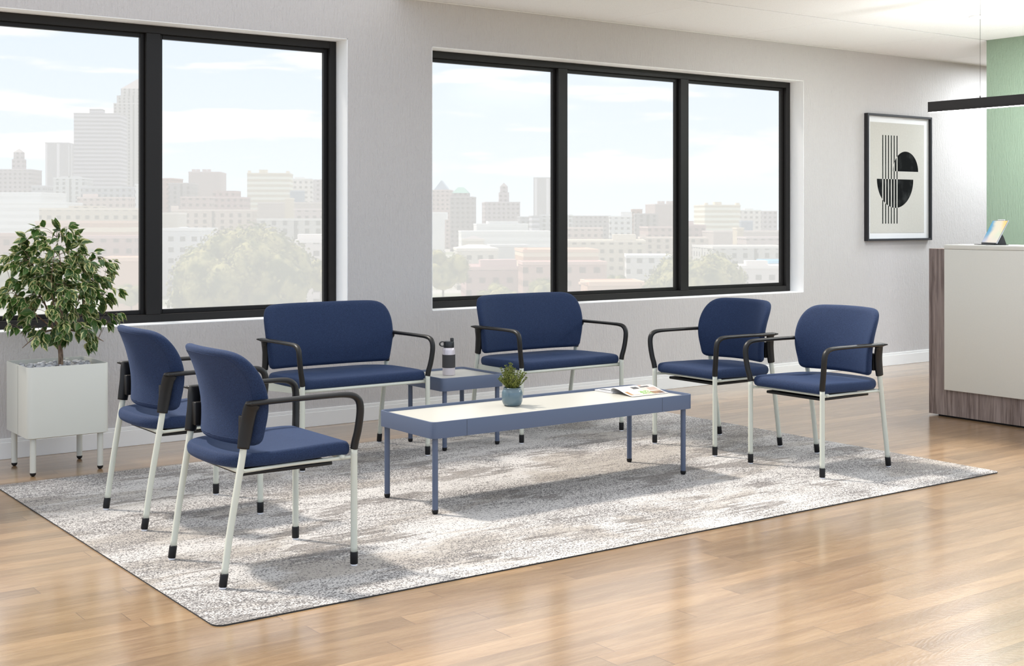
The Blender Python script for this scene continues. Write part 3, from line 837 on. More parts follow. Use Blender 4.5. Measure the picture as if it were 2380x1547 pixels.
def ficus():
    rnd = random.Random(21)
    ox, oy, oz = 1.966, 6.555, pz + .022
    root = empty('ficus_tree', (ox, oy, oz))
    M_bark, n, b = mat('ficus_bark', (.22, .14, .09), .8)
    n.l.new(n.mix(n.ramp(n.noise(n.scale(n.coord(), (1, 1, .3)), 90, 3), .35, .65), (.13, .08, .05), (.31, .21, .14)), b.inputs['Base Color'])
    def limb(v, f, pts, r0, r1, n_=8):
        pp = cat([tuple(p) for p in pts], False, 5); L = len(pp)
        vv, ff = sweep([(p, r0 + (r1 - r0) * i / (L - 1), r0 + (r1 - r0) * i / (L - 1)) for i, p in enumerate(pp)], n_, Vector((.9, .3, .1)))
        o_ = len(v); v.extend(vv); f.extend([tuple(i + o_ for i in q) for q in ff]); return [Vector(p) for p in pp]
    tv, tf = [], []
    z0 = -.06
    limb(tv, tf, [(0, 0, z0), (.001, 0, .06), (-.003, .002, .13), (.002, 0, .175)], .0125, .0105, 12)
    bv, bf = [], []
    nodes = []
    mains = [((.002, 0, .16), (.03, -.01, .21), (.06, -.02, .27), (.10, -.01, .40), (.12, -.02, .55)),
             ((-.002, 0, .15), (-.03, .0, .20), (-.06, .01, .28), (-.10, 0, .42), (-.14, -.02, .52)),
             ((.0, 0, .17), (.0, -.01, .25), (-.01, -.01, .38), (.0, 0, .52), (-.02, .0, .66)),
             ((.01, 0, .17), (.04, .02, .22), (.11, .03, .26), (.18, .04, .33), (.23, .03, .38)),
             ((-.01, 0, .17), (-.05, -.03, .21), (-.12, -.04, .27), (-.19, -.03, .34), (-.24, -.02, .41)),
             ((.0, .0, .18), (.02, .05, .25), (.05, .10, .36), (.08, .13, .48), (.08, .12, .60)),
             ((.0, .0, .18), (-.02, .05, .25), (-.06, .10, .34), (-.10, .14, .44), (-.12, .12, .55)),
             ((.0, .0, .16), (.03, -.05, .22), (.06, -.10, .30), (.10, -.13, .38), (.12, -.13, .46)),
             ((.0, .0, .17), (-.03, -.05, .22), (-.06, -.10, .31), (-.08, -.12, .44), (-.07, -.12, .56)),
             ((.02, .0, .20), (.09, -.03, .18), (.15, -.05, .16), (.20, -.05, .13)),
             ((-.02, .0, .20), (-.09, -.03, .19), (-.15, -.05, .16), (-.20, -.05, .12))]
    for mpts in mains:
        pp = limb(bv, bf, mpts, .0055, .0014)
        nodes += pp[4:]
    lv, lf, uv, uv2 = [], [], [], []
    def leaf(p, d, L, W, roll, seed, curl):
        d = d.normalized(); up = Vector((0, 0, 1)) if abs(d.z) < .9 else Vector((1, 0, 0))
        s = d.cross(up).normalized(); nn = s.cross(d).normalized()
        q = Matrix.Rotation(roll, 3, d); s = q @ s; nn = q @ nn
        st = [0, .16, .36, .58, .78, .91, 1.0]; wd = [.02, .70, 1.0, .86, .46, .14, .0]
        b0 = len(lv)
        for t, w_ in zip(st, wd):
            c = p + d * (L * t) - nn * (curl * L * t * t)
            fold = .34 * w_ * W
            lv.extend([tuple(c - s * W * w_ + nn * fold), tuple(c), tuple(c + s * W * w_ + nn * fold)])
        for k in range(len(st) - 1):
            for a, e0, e1 in ((0, -1.0, 0.0), (1, 0.0, 1.0)):
                i = b0 + 3 * k + a
                lf.append((i, i + 1, i + 4, i + 3))
                w0, w1 = wd[k], wd[k + 1]
                uv.append(((st[k], .5 + .5 * e0 * 1), (st[k], .5 + .5 * e1), (st[k + 1], .5 + .5 * e1), (st[k + 1], .5 + .5 * e0)))
                uv2.append(seed)
    C = Vector((-.01, .0, .395)); RX, RY, RZ_ = .305, .24, .345
    n_tw = 0; tries = 0
    while n_tw < 215 and tries < 9000:
        tries += 1
        a = Vector((rnd.gauss(0, 1), rnd.gauss(0, 1), rnd.gauss(0, 1))).normalized() * (rnd.random() ** .42)
        top = max(0.0, a.z)
        p = C + Vector((a.x * RX * (1 - .12 * top), a.y * RY * (1 - .12 * top), a.z * RZ_))
        if p.z < .07 or (p.z < .15 and abs(p.x) < .11): continue
        # ragged outline
        if mnoise.noise(Vector((p.x * 9 + 4, p.y * 9, p.z * 9))) < -.28 and a.length > .55: continue
        src = min(nodes, key=lambda q: (q - p).length + max(0, q.z - p.z) * .6)
        if (src - p).length > .2: continue
        n_tw += 1
        mid = (src + p) / 2 + Vector((0, 0, .02))
        end = p + Vector((0, 0, -.012))
        pts = limb(bv, bf, [src, mid, p, end], .0012, .0005, 5)
        outw = (p - Vector((0, 0, .36))); outw.z *= .3
        if outw.length < .01: outw = Vector((rnd.uniform(-1, 1), rnd.uniform(-1, 1), 0))
        outw.normalize()
        nl = rnd.randint(5, 8)
        for i in range(nl):
            q = pts[int((len(pts) - 1) * (.45 + .55 * i / (nl - 1)))]
            az = rnd.uniform(-1.3, 1.3)
            dd = Matrix.Rotation(az, 3, 'Z') @ outw
            dd = dd + Vector((0, 0, rnd.uniform(-1.5, .12)))
            L = rnd.uniform(.042, .066)
            leaf(q + dd.normalized() * .006, dd, L, L * rnd.uniform(.27, .34), rnd.gauss(0, .55), rnd.random(), rnd.uniform(.05, .35))
    me = D.meshes.new('leaves'); me.from_pydata(lv, [], lf); me.update()
    u1 = me.uv_layers.new(name='blade'); u2 = me.uv_layers.new(name='kind')
    li = 0
    for fi, q in enumerate(uv):
        for k in range(4):
            u1.data[li].uv = q[k]; u2.data[li].uv = (uv2[fi], (uv2[fi] * 7.13) % 1.0); li += 1
    M_leaf, n, b = mat('variegated_leaf', (.05, .13, .03), .35)
    t_ = n.new('ShaderNodeUVMap', uv_map='blade'); k_ = n.new('ShaderNodeUVMap', uv_map='kind')
    a1, v1, _ = n.sep(t_.outputs[0]); s1, s2, _ = n.sep(k_.outputs[0])
    edge = n.math('MULTIPLY', n.math('ABSOLUTE', n.math('SUBTRACT', v1, .5)), 2.0)
    nz = n.noise(n.coord('Object'), 75, 2, .6)
    th = n.math('ADD', .36, n.math('MULTIPLY', n.math('POWER', s1, .6), .62))
    val = n.math('ADD', edge, n.math('MULTIPLY', n.math('SUBTRACT', nz, .5), .9))
    msk = n.ramp(n.math('SUBTRACT', val, th), -.04, .04)
    grn = n.mix(s2, (.028, .085, .018), (.075, .165, .030))
    grn = n.mix(n.math('MULTIPLY', n.ramp(nz, .5, .6), .4), grn, (.09, .15, .05))
    crm = n.mix(s2, (.52, .52, .20), (.72, .69, .36))
    c = n.mix(msk, grn, crm)
    vein = n.ramp(edge, .0, .07)
    c = n.mix(n.math('SUBTRACT', 1.0, vein), c, (.24, .30, .10))
    n.l.new(c, b.inputs['Base Color'])
    b.inputs['Roughness'].default_value = .33
    # leaves let a little light through
    tlb = n.new('ShaderNodeBsdfTranslucent'); n.l.new(c, tlb.inputs[0])
    mx = n.new('ShaderNodeMixShader'); mx.inputs[0].default_value = .22
    outn = [q for q in n.n if q.type == 'OUTPUT_MATERIAL'][0]
    n.l.new(b.outputs[0], mx.inputs[1]); n.l.new(tlb.outputs[0], mx.inputs[2]); n.l.new(mx.outputs[0], outn.inputs[0])
    link('leaves', me, M_leaf, root, True)
    from_data('trunk', tv, tf, M_bark, root)
    from_data('branches', bv, bf, M_bark, root)
    tag(root, 'leafy ficus tree with green and cream leaves growing from the white planter', 'plant')
ficus()

# ------------------------------------------------------------------ framed print
def picture():
    x0, x1, z0, z1 = 8.657, 9.519, 1.055, 2.117
    yb, yf = WY - .001, WY - .040
    root = empty('framed_print', ((x0 + x1) / 2, yb, z0))
    ox, oy, oz = (x0 + x1) / 2, yb, z0
    M_f, _, _ = mat('picture_frame_black', (.016, .016, .019), .4, spec=.4)
    M_m, _, _ = mat('mat_board', (.76, .76, .76), .7)
    fw = .018; bm = bmesh.new()
    W_ = x1 - x0; H_ = z1 - z0
    for a in ((-W_ / 2, -W_ / 2 + fw, 0, H_), (W_ / 2 - fw, W_ / 2, 0, H_), (-W_ / 2 + fw, W_ / 2 - fw, 0, fw), (-W_ / 2 + fw, W_ / 2 - fw, H_ - fw, H_)):
        bx(bm, a[0], a[1], yf - oy, 0, a[2], a[3], .0012, 1)
    from_bm('picture_frame', bm, M_f, root)
    bm = bmesh.new(); bx(bm, -W_ / 2 + fw, W_ / 2 - fw, -.014, -.004, fw, H_ - fw); from_bm('mat_board', bm, M_m, root)
    px0, px1, pz0, pz1 = 8.717 - ox, 9.436 - ox, 1.120 - oz, 2.048 - oz
    M_a, n, b = mat('abstract_print', (.7, .68, .63), .95, spec=.05)
    x_, y_, z_ = n.sep(n.coord('Object'))
    def between(v, a, b_): return n.math('MULTIPLY', n.math('GREATER_THAN', v, a), n.math('LESS_THAN', v, b_))
    sx0 = x0 + .862 * .2496 - ox; pt = .862 * .0437; sw = .0155 / .0437
    fr = n.math('LESS_THAN', n.math('FRACT', n.math('DIVIDE', n.math('SUBTRACT', x_, sx0), pt)), sw)
    st = n.math('MULTIPLY', fr, n.math('MULTIPLY', between(x_, sx0 - .001, sx0 + pt * 5.6), between(z_, .135 * H_, .836 * H_)))
    def disk(cx_, cz_, r):
        dx = n.math('SUBTRACT', x_, cx_); dz = n.math('SUBTRACT', z_, cz_)
        return n.math('LESS_THAN', n.math('ADD', n.math('MULTIPLY', dx, dx), n.math('MULTIPLY', dz, dz)), r * r)
    lowc = (x0 + .862 * .45 - ox, .489 * H_); upc = (x0 + .862 * .612 - ox, .5525 * H_)
    d1 = n.math('MULTIPLY', disk(*lowc, .243), n.math('LESS_THAN', z_, lowc[1]))
    d2 = n.math('MULTIPLY', disk(*upc, .170), n.math('GREATER_THAN', z_, upc[1]))
    dd = n.math('MAXIMUM', d1, d2)
    xor = n.math('ABSOLUTE', n.math('SUBTRACT', dd, st))
    ink = n.mix(n.ramp(n.noise(n.coord(), 7, 3), .5, .7), (.008, .009, .009), (.03, .032, .032))
    pap = n.mix(n.noise(n.coord(), 60, 2), (.52, .505, .46), (.58, .565, .52))
    n.l.new(n.mix(xor, pap, ink), b.inputs['Base Color'])
    bm = bmesh.new(); bx(bm, px0, px1, -.0155, -.0141, pz0, pz1); from_bm('print', bm, M_a, root)
    tag(root, 'black framed abstract print of half circles and vertical stripes on the window wall', 'picture')
picture()

# ------------------------------------------------------------------ reception desk
def desk():
    root = empty('reception_desk', (7.25, 4.2, 0))
    ox, oy = 7.25, 4.2
    X0 = 6.95; Y1 = 5.07; Y0 = 3.0
    bm = bmesh.new()
    bx(bm, X0 - ox, 7.75 - ox, Y1 - .032 - oy, Y1 - oy, .012, 1.054, .001, 1)     # end panel
    bx(bm, X0 - ox, X0 + .03 - ox, Y0 - oy, Y1 - .032 - oy, .012, 1.053, .0, 1)       # front carcass
    bx(bm, X0 - ox, 7.75 - ox, Y0 - .032 - oy, Y0 - oy, .012, 1.054, .001, 1)     # other end panel
    from_bm('desk_body', bm, M_wood, root)
    box('plinth', X0 + .03 - ox, 7.70 - ox, Y0 - oy, Y1 - .05 - oy, 0, .06, M_rub, root)
    box('front_panel', X0 - .022 - ox, X0 - ox, Y0 - oy, 4.942 - oy, .174, 1.052, M_deskc, root, .0015, 2)
    box('counter', X0 - .022 - ox, 7.30 - ox, Y0 - oy, 4.942 - oy, 1.0535, 1.080, M_deskc, root, .0012, 2)
    box('worktop', X0 + .03 - ox, 7.75 - ox, Y0 - oy, Y1 - .032 - oy, .72, .75, M_deskc, root)
    tag(root, 'reception desk with dark wood body and large cream front panel at the right', 'desk')
desk()

# ------------------------------------------------------------------ tablet on stand
def tablet():
    # angle: screen looks toward the visitor side, leaning back
    root = empty('tablet', (7.09, 4.735, 1.080), math.radians(-122))
    M_t, _, _ = mat('tablet_aluminium', (.55, .56, .62), .3, metal=.8)
    M_k, _, _ = mat('tablet_stand_black', (.012, .012, .013), .5)
    M_w, _, _ = mat('pencil_white', (.85, .85, .85), .4)
    M_s, n, b = mat('tablet_screen', (.02, .02, .02), .15)
    co = n.coord('Generated'); gx, gy, gz = n.sep(co)
    wv_ = n.noise(n.vmath('ADD', co, (3.3, .2, 1.0)), 1.6, 2, .5, 1.2)
    c = n.mix(n.ramp(n.math('ADD', n.math('MULTIPLY', gx, 1.0), n.math('MULTIPLY', wv_, .4)), .25, .62), (.06, .30, .50), (.72, .66, .52))
    c = n.mix(n.ramp(n.math('ADD', gx, n.math('MULTIPLY', gz, .5)), 1.05, 1.4), c, (.95, .58, .18))
    c = n.mix(n.math('MULTIPLY', n.ramp(n.math('SUBTRACT', gx, gz), .0, .6), .6), c, (.50, .66, .48))
    c = n.mix(n.math('MULTIPLY', n.ramp(n.math('SUBTRACT', .45, gz), .0, .4), .5), c, (.75, .56, .56))
    n.l.new(c, b.inputs['Emission Color']); b.inputs['Emission Strength'].default_value = .75
    lean = math.radians(-28)
    body = empty('tmp'); D.objects.remove(body)
    W_, H_ = .215, .160
    R_ = Matrix.Translation((0, .0, .012)) @ Matrix.Rotation(lean, 4, 'X')
    def tb(name, x0, x1, y0, y1, z0, z1, m, par, bev=.0):
        bm = bmesh.new(); bx(bm, x0, x1, y0, y1, z0, z1, bev, 3); bmesh.ops.transform(bm, matrix=R_, verts=bm.verts)
        return from_bm(name, bm, m, par, bev > 0)
    bd = tb('tablet_body', -W_ / 2, W_ / 2, 0, .006, 0, H_, M_t, root, .0028)
    tb('screen', -W_ / 2 + .004, W_ / 2 - .004, -.0008, -.0001, .004, H_ - .004, M_s, root)
    tb('bezel', -W_ / 2 + .0022, W_ / 2 - .0022, -.0004, .0003, .0022, H_ - .0022, M_k, bd)
    tb('stylus', -.045, .05, .0, .006, H_, H_ + .006, M_w, root, .0028)
    # stand: base plate and wedge support
    bm = bmesh.new(); bx(bm, -.09, .09, -.055, .085, 0.0002, .004, .001, 1)
    bx(bm, -.09, .09, -.008, .014, .004, .013, .001, 1)
    from_bm('stand_base', bm, M_k, root)
    bm = bmesh.new()
    pr = [(.010, .006), (.085, .003), (.070, .045), (.052, .078)]
    a_ = [bm.verts.new((-.06, p, q)) for p, q in pr]; c_ = [bm.verts.new((.06, p, q)) for p, q in pr]
    bm.faces.new(a_); bm.faces.new(c_[::-1])
    for i in range(4): bm.faces.new((a_[i], a_[(i + 1) % 4], c_[(i + 1) % 4], c_[i]))
    bmesh.ops.recalc_face_normals(bm, faces=bm.faces)
    from_bm('stand_support', bm, M_k, root)
    # flat cover flap lying on the counter
    tag(root, 'tablet with pastel screen leaning on a black stand on top of the reception desk', 'tablet')
tablet()

# ------------------------------------------------------------------ pendant lamp
def pendant():
    x, y1, y0, zb, zt = 7.17, 5.225, 2.4, 1.937, 2.004
    root = empty('linear_pendant_lamp', (x, y1, zb))
    M_p, _, _ = mat('pendant_black_metal', (.022, .019, .018), .45)
    M_e, _, _ = mat('pendant_diffuser', (.9, .9, .9), .5, emit=(1, .99, .97), estr=8.0)
    L = y0 - y1
    bm = bmesh.new()
    bx(bm, -.02, .02, L, 0, .010, .067); bx(bm, -.02, -.017, L, 0, 0, .011); bx(bm, .017, .02, L, 0, 0, .011); bx(bm, -.017, .017, -.003, 0, 0, .011); bx(bm, -.017, .017, L, L + .003, 0, .011)
    from_bm('housing', bm, M_p, root)
    bm = bmesh.new(); bx(bm, -.0168, .0168, L + .003, -.0032, -.0025, .0098); from_bm('diffuser', bm, M_e, root)
    for yy in (-.375, -2.4):
        v, f = lathe_data([(.0011, .080), (.0011, CZ - zb)], 8, 0, yy); cb = from_data('cable', v, f, M_p, root)
        lathe('cable_clip', [(.004, .0665), (.004, .076), (.0018, .082)], M_p, root, 12, 0, yy)
    tag(root, 'long black linear pendant lamp with a lit underside hanging over the desk', 'lamp')
pendant()
# recessed downlight
def downlight(x, y, lab):
    root = empty('downlight', (x, y, CZ - .001))
    M_r, _, _ = mat('downlight_trim', (.85, .85, .84), .5)
    M_e, _, _ = mat('downlight_lens', (1, 1, 1), .5, emit=(1, .98, .95), estr=6.0)
    lathe('trim_ring', [(.062, -.001), (.068, -.006), (.074, -.004), (.075, .0)], M_r, root, 40)
    lathe('lens', [(.001, -.0065), (.061, -.0065), (.0615, -.002)], M_e, root, 40)
    tag(root, lab, 'light')
area_lamp('downlight_beam', (7.785, 5.265, CZ - .009), (0, 0, 0), .1, .1, 24, (.93, .97, 1))
downlight(7.785, 5.265, 'round lit downlight recessed in the ceiling tile above the desk')

# ------------------------------------------------------------------ the city outside
def facade(name, col, style):
    m, n, b = mat(name, col, .8, spec=.2)
    x_, y_, z_ = n.sep(n.coord('Object'))
    h = n.math('ADD', x_, y_)
    gn = n.sep(n.new('ShaderNodeNewGeometry').outputs['Normal'])[2]
    side = n.math('LESS_THAN', n.math('ABSOLUTE', gn), .5)
    def cell(v, p, w_): return n.math('LESS_THAN', n.math('FRACT', n.math('DIVIDE', v, p)), w_)
    dk_ = tuple(c * .30 for c in col); lt_ = tuple(min(.8, c * 1.45 + .1) for c in col)
    if style == 'grid': mk = n.math('MULTIPLY', cell(h, 4.6, .46), cell(z_, 4.2, .45)); win = dk_
    elif style == 'band': mk = cell(z_, 4.0, .48); win = lt_
    elif style == 'vert': mk = n.math('MAXIMUM', n.math('MULTIPLY', cell(h, 5.2, .40), cell(z_, 3.8, .62)), cell(h, 26.0, .06)); win = dk_
    elif style == 'stripe': mk = cell(h, 13.0, .22); win = lt_
    else: mk = cell(z_, 90.0, .04); win = dk_
    nz = n.noise(n.coord('Object'), .06, 2)
    base = n.mix(n.ramp(nz, .35, .65), tuple(c * .93 for c in col), col)
    n.l.new(n.mix(n.math('MULTIPLY', mk, side), base, win), b.inputs['Base Color'])
    return m
FM = {}
GZ = -29.0
BUILDINGS = [
('office_tower', 'broad dark office tower with banded windows and a rooftop plant room', 425.4, 1297.7, 45.5, 35, 106.3, (0.3, 0.28, 0.31), 'band', [[-1.3, 12.6, 110.6, 'box']]),
('skyscraper', 'tallest pale stepped skyscraper with a pyramid crown beside the left mullion', 524.4, 1472.9, 43.5, 45, 134.0, (0.5, 0.47, 0.46), 'vert', [[1.3, 39.0, 143.0, 'box'], [1.8, 33.0, 151.5, 'box'], [1.8, 33.0, 165.0, 'pyramid']]),
('slab_tower', 'slim pale slab tower left of the broad dark tower in the left window', 422.8, 1423.1, 24.3, 30, 82.6, (0.42, 0.4, 0.43), 'stripe', []),
('civic_building', 'grey and brick civic building with a lantern tower at the far left edge', 343.9, 1295.0, 32.1, 40, 48.1, (0.42, 0.36, 0.38), 'grid', [[-0.6, 10.8, 58.5, 'tower'], [-0.6, 8.3, 65.2, 'tower'], [-0.6, 8.3, 68.9, 'pyramid']]),
('terraced_office', 'low white terraced office with long bands at the far left of the left window', 222.5, 851.8, 42.9, 40, 17.2, (0.72, 0.72, 0.72), 'band', []),
('terraced_office', 'low white office wing stepping out in front of the terraced block, left window', 211.9, 785.4, 53.7, 40, 10.2, (0.72, 0.72, 0.72), 'band', []),
('office_block', 'small grey block between the civic building and the slab tower', 333.6, 1178.9, 11.5, 25, 29.7, (0.38, 0.38, 0.42), 'grid', []),
('office_block', 'pale ribbed block standing under the broad dark office tower', 328.3, 1071.6, 25.1, 30, 33.9, (0.55, 0.55, 0.56), 'vert', [[-0.2, 14.1, 35.3, 'box']]),
('arcade_building', 'long brick building with a row of tall windows under the skyscraper', 297.8, 896.0, 36.6, 30, 15.4, (0.55, 0.42, 0.38), 'grid', [[-10.8, 7.8, 17.8, 'box']]),
('office_block', 'flat grey block behind the long brick building and below the skyscraper', 335.4, 992.2, 44.0, 30, 25.0, (0.38, 0.38, 0.42), 'grid', []),
('office_block', 'narrow white gridded block touching the left mullion', 301.0, 831.9, 6.2, 20, 23.2, (0.72, 0.72, 0.72), 'grid', []),
('long_building', 'long beige civic building with square windows behind the potted tree', 208.5, 639.5, 53.4, 20, 5.8, (0.58, 0.5, 0.4), 'grid', [[-5.3, 14.9, 7.1, 'box']]),
('striped_building', 'orange striped brick building behind the top of the potted tree', 177.1, 563.4, 39.2, 20, -0.4, (0.62, 0.38, 0.27), 'band', []),
('brick_building', 'large plain red brick building right of the potted tree', 154.3, 481.1, 33.5, 20, -5.7, (0.45, 0.27, 0.25), 'grid', []),
('brick_building', 'low flat roofed brick building at the foot of the left mullion', 116.6, 335.5, 10.9, 15, -9.4, (0.62, 0.38, 0.27), 'plain', [[-4.0, 2.9, -9.9, 'box']]),
('brick_building', 'low dull brick building behind the left side of the potted tree', 115.4, 447.6, 19.4, 15, -4.2, (0.42, 0.24, 0.2), 'grid', []),
('apartment_block', 'brick block with twin roof stubs at the left edge of the second pane', 426.3, 1111.6, 11.1, 30, 36.3, (0.42, 0.24, 0.2), 'grid', []),
('apartment_block', 'dark ribbed brick block left of the block with roof vents, left window', 398.4, 1008.3, 18.9, 35, 29.4, (0.3, 0.26, 0.27), 'vert', []),
('vent_block', 'pale topped brick block with four roof vents in the left window', 473.6, 1139.1, 29.2, 45, 43.8, (0.46, 0.36, 0.35), 'plain', [[-10.2, 3.2, 46.2, 'box'], [-6.2, 3.2, 46.2, 'box'], [-0.4, 3.6, 46.2, 'box'], [3.8, 3.2, 46.2, 'box']]),
('brick_block', 'brick block with white roof box in front of the vented block, left window', 384.4, 882.5, 23.5, 20, 16.1, (0.46, 0.3, 0.29), 'grid', [[-3.0, 16.3, 20.8, 'box']]),
('brick_block', 'lower brick block with pale cornice left of the white roof box, left window', 338.6, 829.3, 20.3, 20, 15.3, (0.46, 0.32, 0.3), 'grid', []),
('hotel_block', 'wide low hotel with rows of narrow windows above the big tree crown, left window', 311.4, 737.8, 48.1, 30, 6.0, (0.55, 0.44, 0.38), 'vert', [[-22.4, 3.9, 8.4, 'box']]),
('apartment_tower', 'beige banded apartment tower with three roof stubs in the left window', 434.8, 920.1, 32.7, 35, 35.7, (0.62, 0.54, 0.4), 'band', [[-14.8, 2.3, 37.7, 'box'], [-4.2, 6.3, 38.4, 'box'], [14.7, 2.7, 37.4, 'box']]),
('office_building', 'white gridded office with a grey side wing at the right of the left window', 490.4, 978.6, 21.2, 25, 33.8, (0.72, 0.66, 0.63), 'grid', [[0.0, 8.3, 35.2, 'box']]),
('office_building', 'dull rose gridded wing beside the white gridded office, left window', 552.5, 1057.1, 17.3, 40, 36.0, (0.48, 0.42, 0.44), 'grid', []),
('glass_box', 'dark glass box below the white gridded office, left window', 434.5, 870.9, 10.2, 12, 21.2, (0.25, 0.3, 0.38), 'plain', []),
('concrete_building', 'broad brown concrete building below the beige tower, left window', 387.2, 781.6, 47.9, 30, 11.4, (0.48, 0.4, 0.37), 'plain', []),
('stair_tower', 'slim tan stair tower in front of the concrete building, left window', 358.1, 728.6, 5.1, 10, 13.3, (0.62, 0.52, 0.38), 'plain', []),
('brick_building', 'brick building with white string courses right of the tan stair tower, left window', 351.5, 684.0, 21.8, 20, 6.4, (0.5, 0.4, 0.39), 'grid', []),
('museum_hall', 'long grey hall with arched windows behind the big tree, left window', 270.4, 545.1, 34.8, 40, 0.7, (0.5, 0.48, 0.46), 'vert', []),
('flat_roof_shop', 'low pink and white flat roofed shop right of the big tree, left window', 208.3, 404.9, 12.6, 20, -6.7, (0.66, 0.6, 0.58), 'grid', [[-0.5, 10.5, -4.7, 'box']]),
('townhouse', 'white townhouse with dark windows left of the big tree, left window', 189.6, 480.2, 14.7, 25, -3.0, (0.66, 0.66, 0.68), 'grid', [[0.8, 2.5, -2.4, 'box']]),
('warehouse', 'beige warehouse with a rose band at the left edge of the second pane', 245.5, 637.3, 9.5, 30, 3.7, (0.6, 0.54, 0.47), 'plain', []),
('gabled_tower', 'rose tower with a pale blue gabled top at the left edge of the right window', 675.5, 1054.3, 25.4, 30, 28.1, (0.52, 0.4, 0.38), 'grid', [[3.3, 14.6, 37.6, 'gable']]),
('hip_roof_tower', 'dark tower with a teal hipped roof in the first pane of the right window', 639.3, 957.0, 20.7, 30, 19.8, (0.3, 0.26, 0.27), 'grid', [[-2.1, 15.0, 23.2, 'box'], [-2.1, 15.0, 28.6, 'hip']]),
('office_block', 'plain white block in front of the gabled tower', 484.3, 760.6, 16.2, 20, 4.9, (0.72, 0.72, 0.72), 'plain', [[8.6, 3.3, -0.2, 'box']]),
('civic_building', 'civic building with a lantern tower in the first pane of the right window', 727.0, 1016.9, 34.2, 40, 16.4, (0.44, 0.38, 0.4), 'grid', [[3.1, 9.6, 26.0, 'tower'], [3.1, 7.1, 31.8, 'tower'], [3.1, 7.1, 35.6, 'pyramid']]),
('slab_tower', 'slim pale slab tower against the first mullion of the right window', 852.7, 1111.0, 28.0, 30, 44.8, (0.44, 0.42, 0.44), 'stripe', []),
('office_block', 'small grey block between civic building and slab tower, right window', 686.6, 922.6, 12.7, 25, 2.1, (0.38, 0.38, 0.42), 'grid', []),
('office_block', 'dark block with white bands at the foot of the slab tower, right window', 614.4, 814.4, 6.1, 20, 2.7, (0.3, 0.3, 0.34), 'band', []),
('office_block', 'pale ribbed block at the first mullion of the right window', 633.5, 812.9, 26.1, 30, 3.4, (0.55, 0.55, 0.56), 'vert', []),
('terraced_office', 'upper tier of the white terraced offices, right window', 500.1, 699.6, 34.4, 30, -3.0, (0.72, 0.72, 0.72), 'band', [[0.6, 20.1, -1.2, 'box']]),
('terraced_office', 'long lower tier of the white terraced offices, right window', 467.2, 649.4, 56.0, 30, -7.2, (0.72, 0.72, 0.72), 'band', []),
('round_pavilion', 'pavilion with a low conical roof in front of the terraced offices', 348.7, 513.0, 9.5, 15, -9.2, (0.6, 0.54, 0.46), 'plain', [[0.0, 9.5, -7.4, 'pyramid']]),
('hall', 'low hall with pale hipped roof and a row of small windows, right window', 305.6, 445.4, 17.3, 25, -11.8, (0.6, 0.56, 0.5), 'grid', [[0.0, 17.3, -10.2, 'hip']]),
('long_building', 'long grey flat roofed building behind the flagpoles, right window', 380.8, 526.8, 19.1, 20, -12.6, (0.55, 0.55, 0.56), 'plain', []),
('brick_building', 'low brick building with a row of grey windows above the trees, right window', 247.5, 351.7, 17.8, 30, -15.3, (0.46, 0.29, 0.28), 'grid', [[-0.9, 6.5, -12.9, 'box'], [5.2, 5.7, -12.8, 'box']]),
('striped_building', 'orange striped brick building crossing the first mullion of the right window', 290.6, 369.8, 27.7, 30, -10.5, (0.62, 0.38, 0.27), 'band', [[-12.9, 1.1, -9.8, 'box']]),
('brick_building', 'large rose brick building with square windows crossing the first mullion, right window', 254.5, 321.9, 26.8, 15, -12.9, (0.52, 0.32, 0.28), 'grid', []),
('office_block', 'far grey row of offices at the left of the middle pane', 791.7, 969.9, 50.0, 30, 3.0, (0.42, 0.38, 0.4), 'grid', []),
('arcade_building', 'long brick building with a row of tall windows in the middle pane', 567.7, 700.0, 30.3, 30, -5.9, (0.55, 0.42, 0.38), 'grid', []),
('apartment_slab', 'white slab with a gridded side in the middle pane', 642.7, 744.5, 17.0, 35, 2.3, (0.68, 0.68, 0.68), 'grid', [[4.2, 8.5, 5.6, 'box']]),
('apartment_block', 'red brick block with a flat top in the middle pane', 765.9, 865.0, 9.2, 30, 8.7, (0.42, 0.24, 0.2), 'grid', []),
('apartment_block', 'dark ribbed brick block left of the vented block in the middle pane', 705.6, 785.3, 18.9, 35, 4.5, (0.3, 0.26, 0.27), 'vert', []),
('vent_block', 'pale topped brick block with four roof vents beside the second mullion', 823.9, 884.8, 28.0, 45, 13.8, (0.46, 0.36, 0.35), 'plain', [[-9.8, 2.8, 16.6, 'box'], [-6.2, 2.8, 16.6, 'box'], [-1.4, 2.8, 16.6, 'box'], [2.2, 2.8, 16.6, 'box']]),
('brick_block', 'brick block with pale cornice below the dark ribbed block, middle pane', 596.4, 642.1, 27.3, 30, -5.0, (0.46, 0.32, 0.3), 'grid', []),
('brick_block', 'brick block at the left edge of the last pane', 632.1, 653.3, 15.3, 30, -3.8, (0.46, 0.3, 0.29), 'grid', [[-3.9, 6.3, -1.1, 'box']]),
('hotel_block', 'wide low hotel with narrow windows crossing the second mullion', 537.6, 573.6, 41.1, 30, -10.9, (0.55, 0.44, 0.38), 'vert', [[-18.7, 3.6, -9.1, 'box']]),
('long_building', 'long beige civic building with square windows in the middle pane', 411.4, 492.2, 44.8, 40, -10.2, (0.58, 0.5, 0.4), 'grid', [[12.0, 11.5, -7.2, 'box']]),
('townhouse', 'white and pink townhouse left of the tree at the second mullion', 336.7, 373.5, 17.3, 25, -13.5, (0.68, 0.66, 0.66), 'grid', []),
('brick_building', 'low flat roofed orange brick building at the bottom of the middle pane', 215.7, 251.2, 14.3, 15, -15.3, (0.62, 0.38, 0.27), 'plain', [[-8.2, 2.5, -15.9, 'box']]),
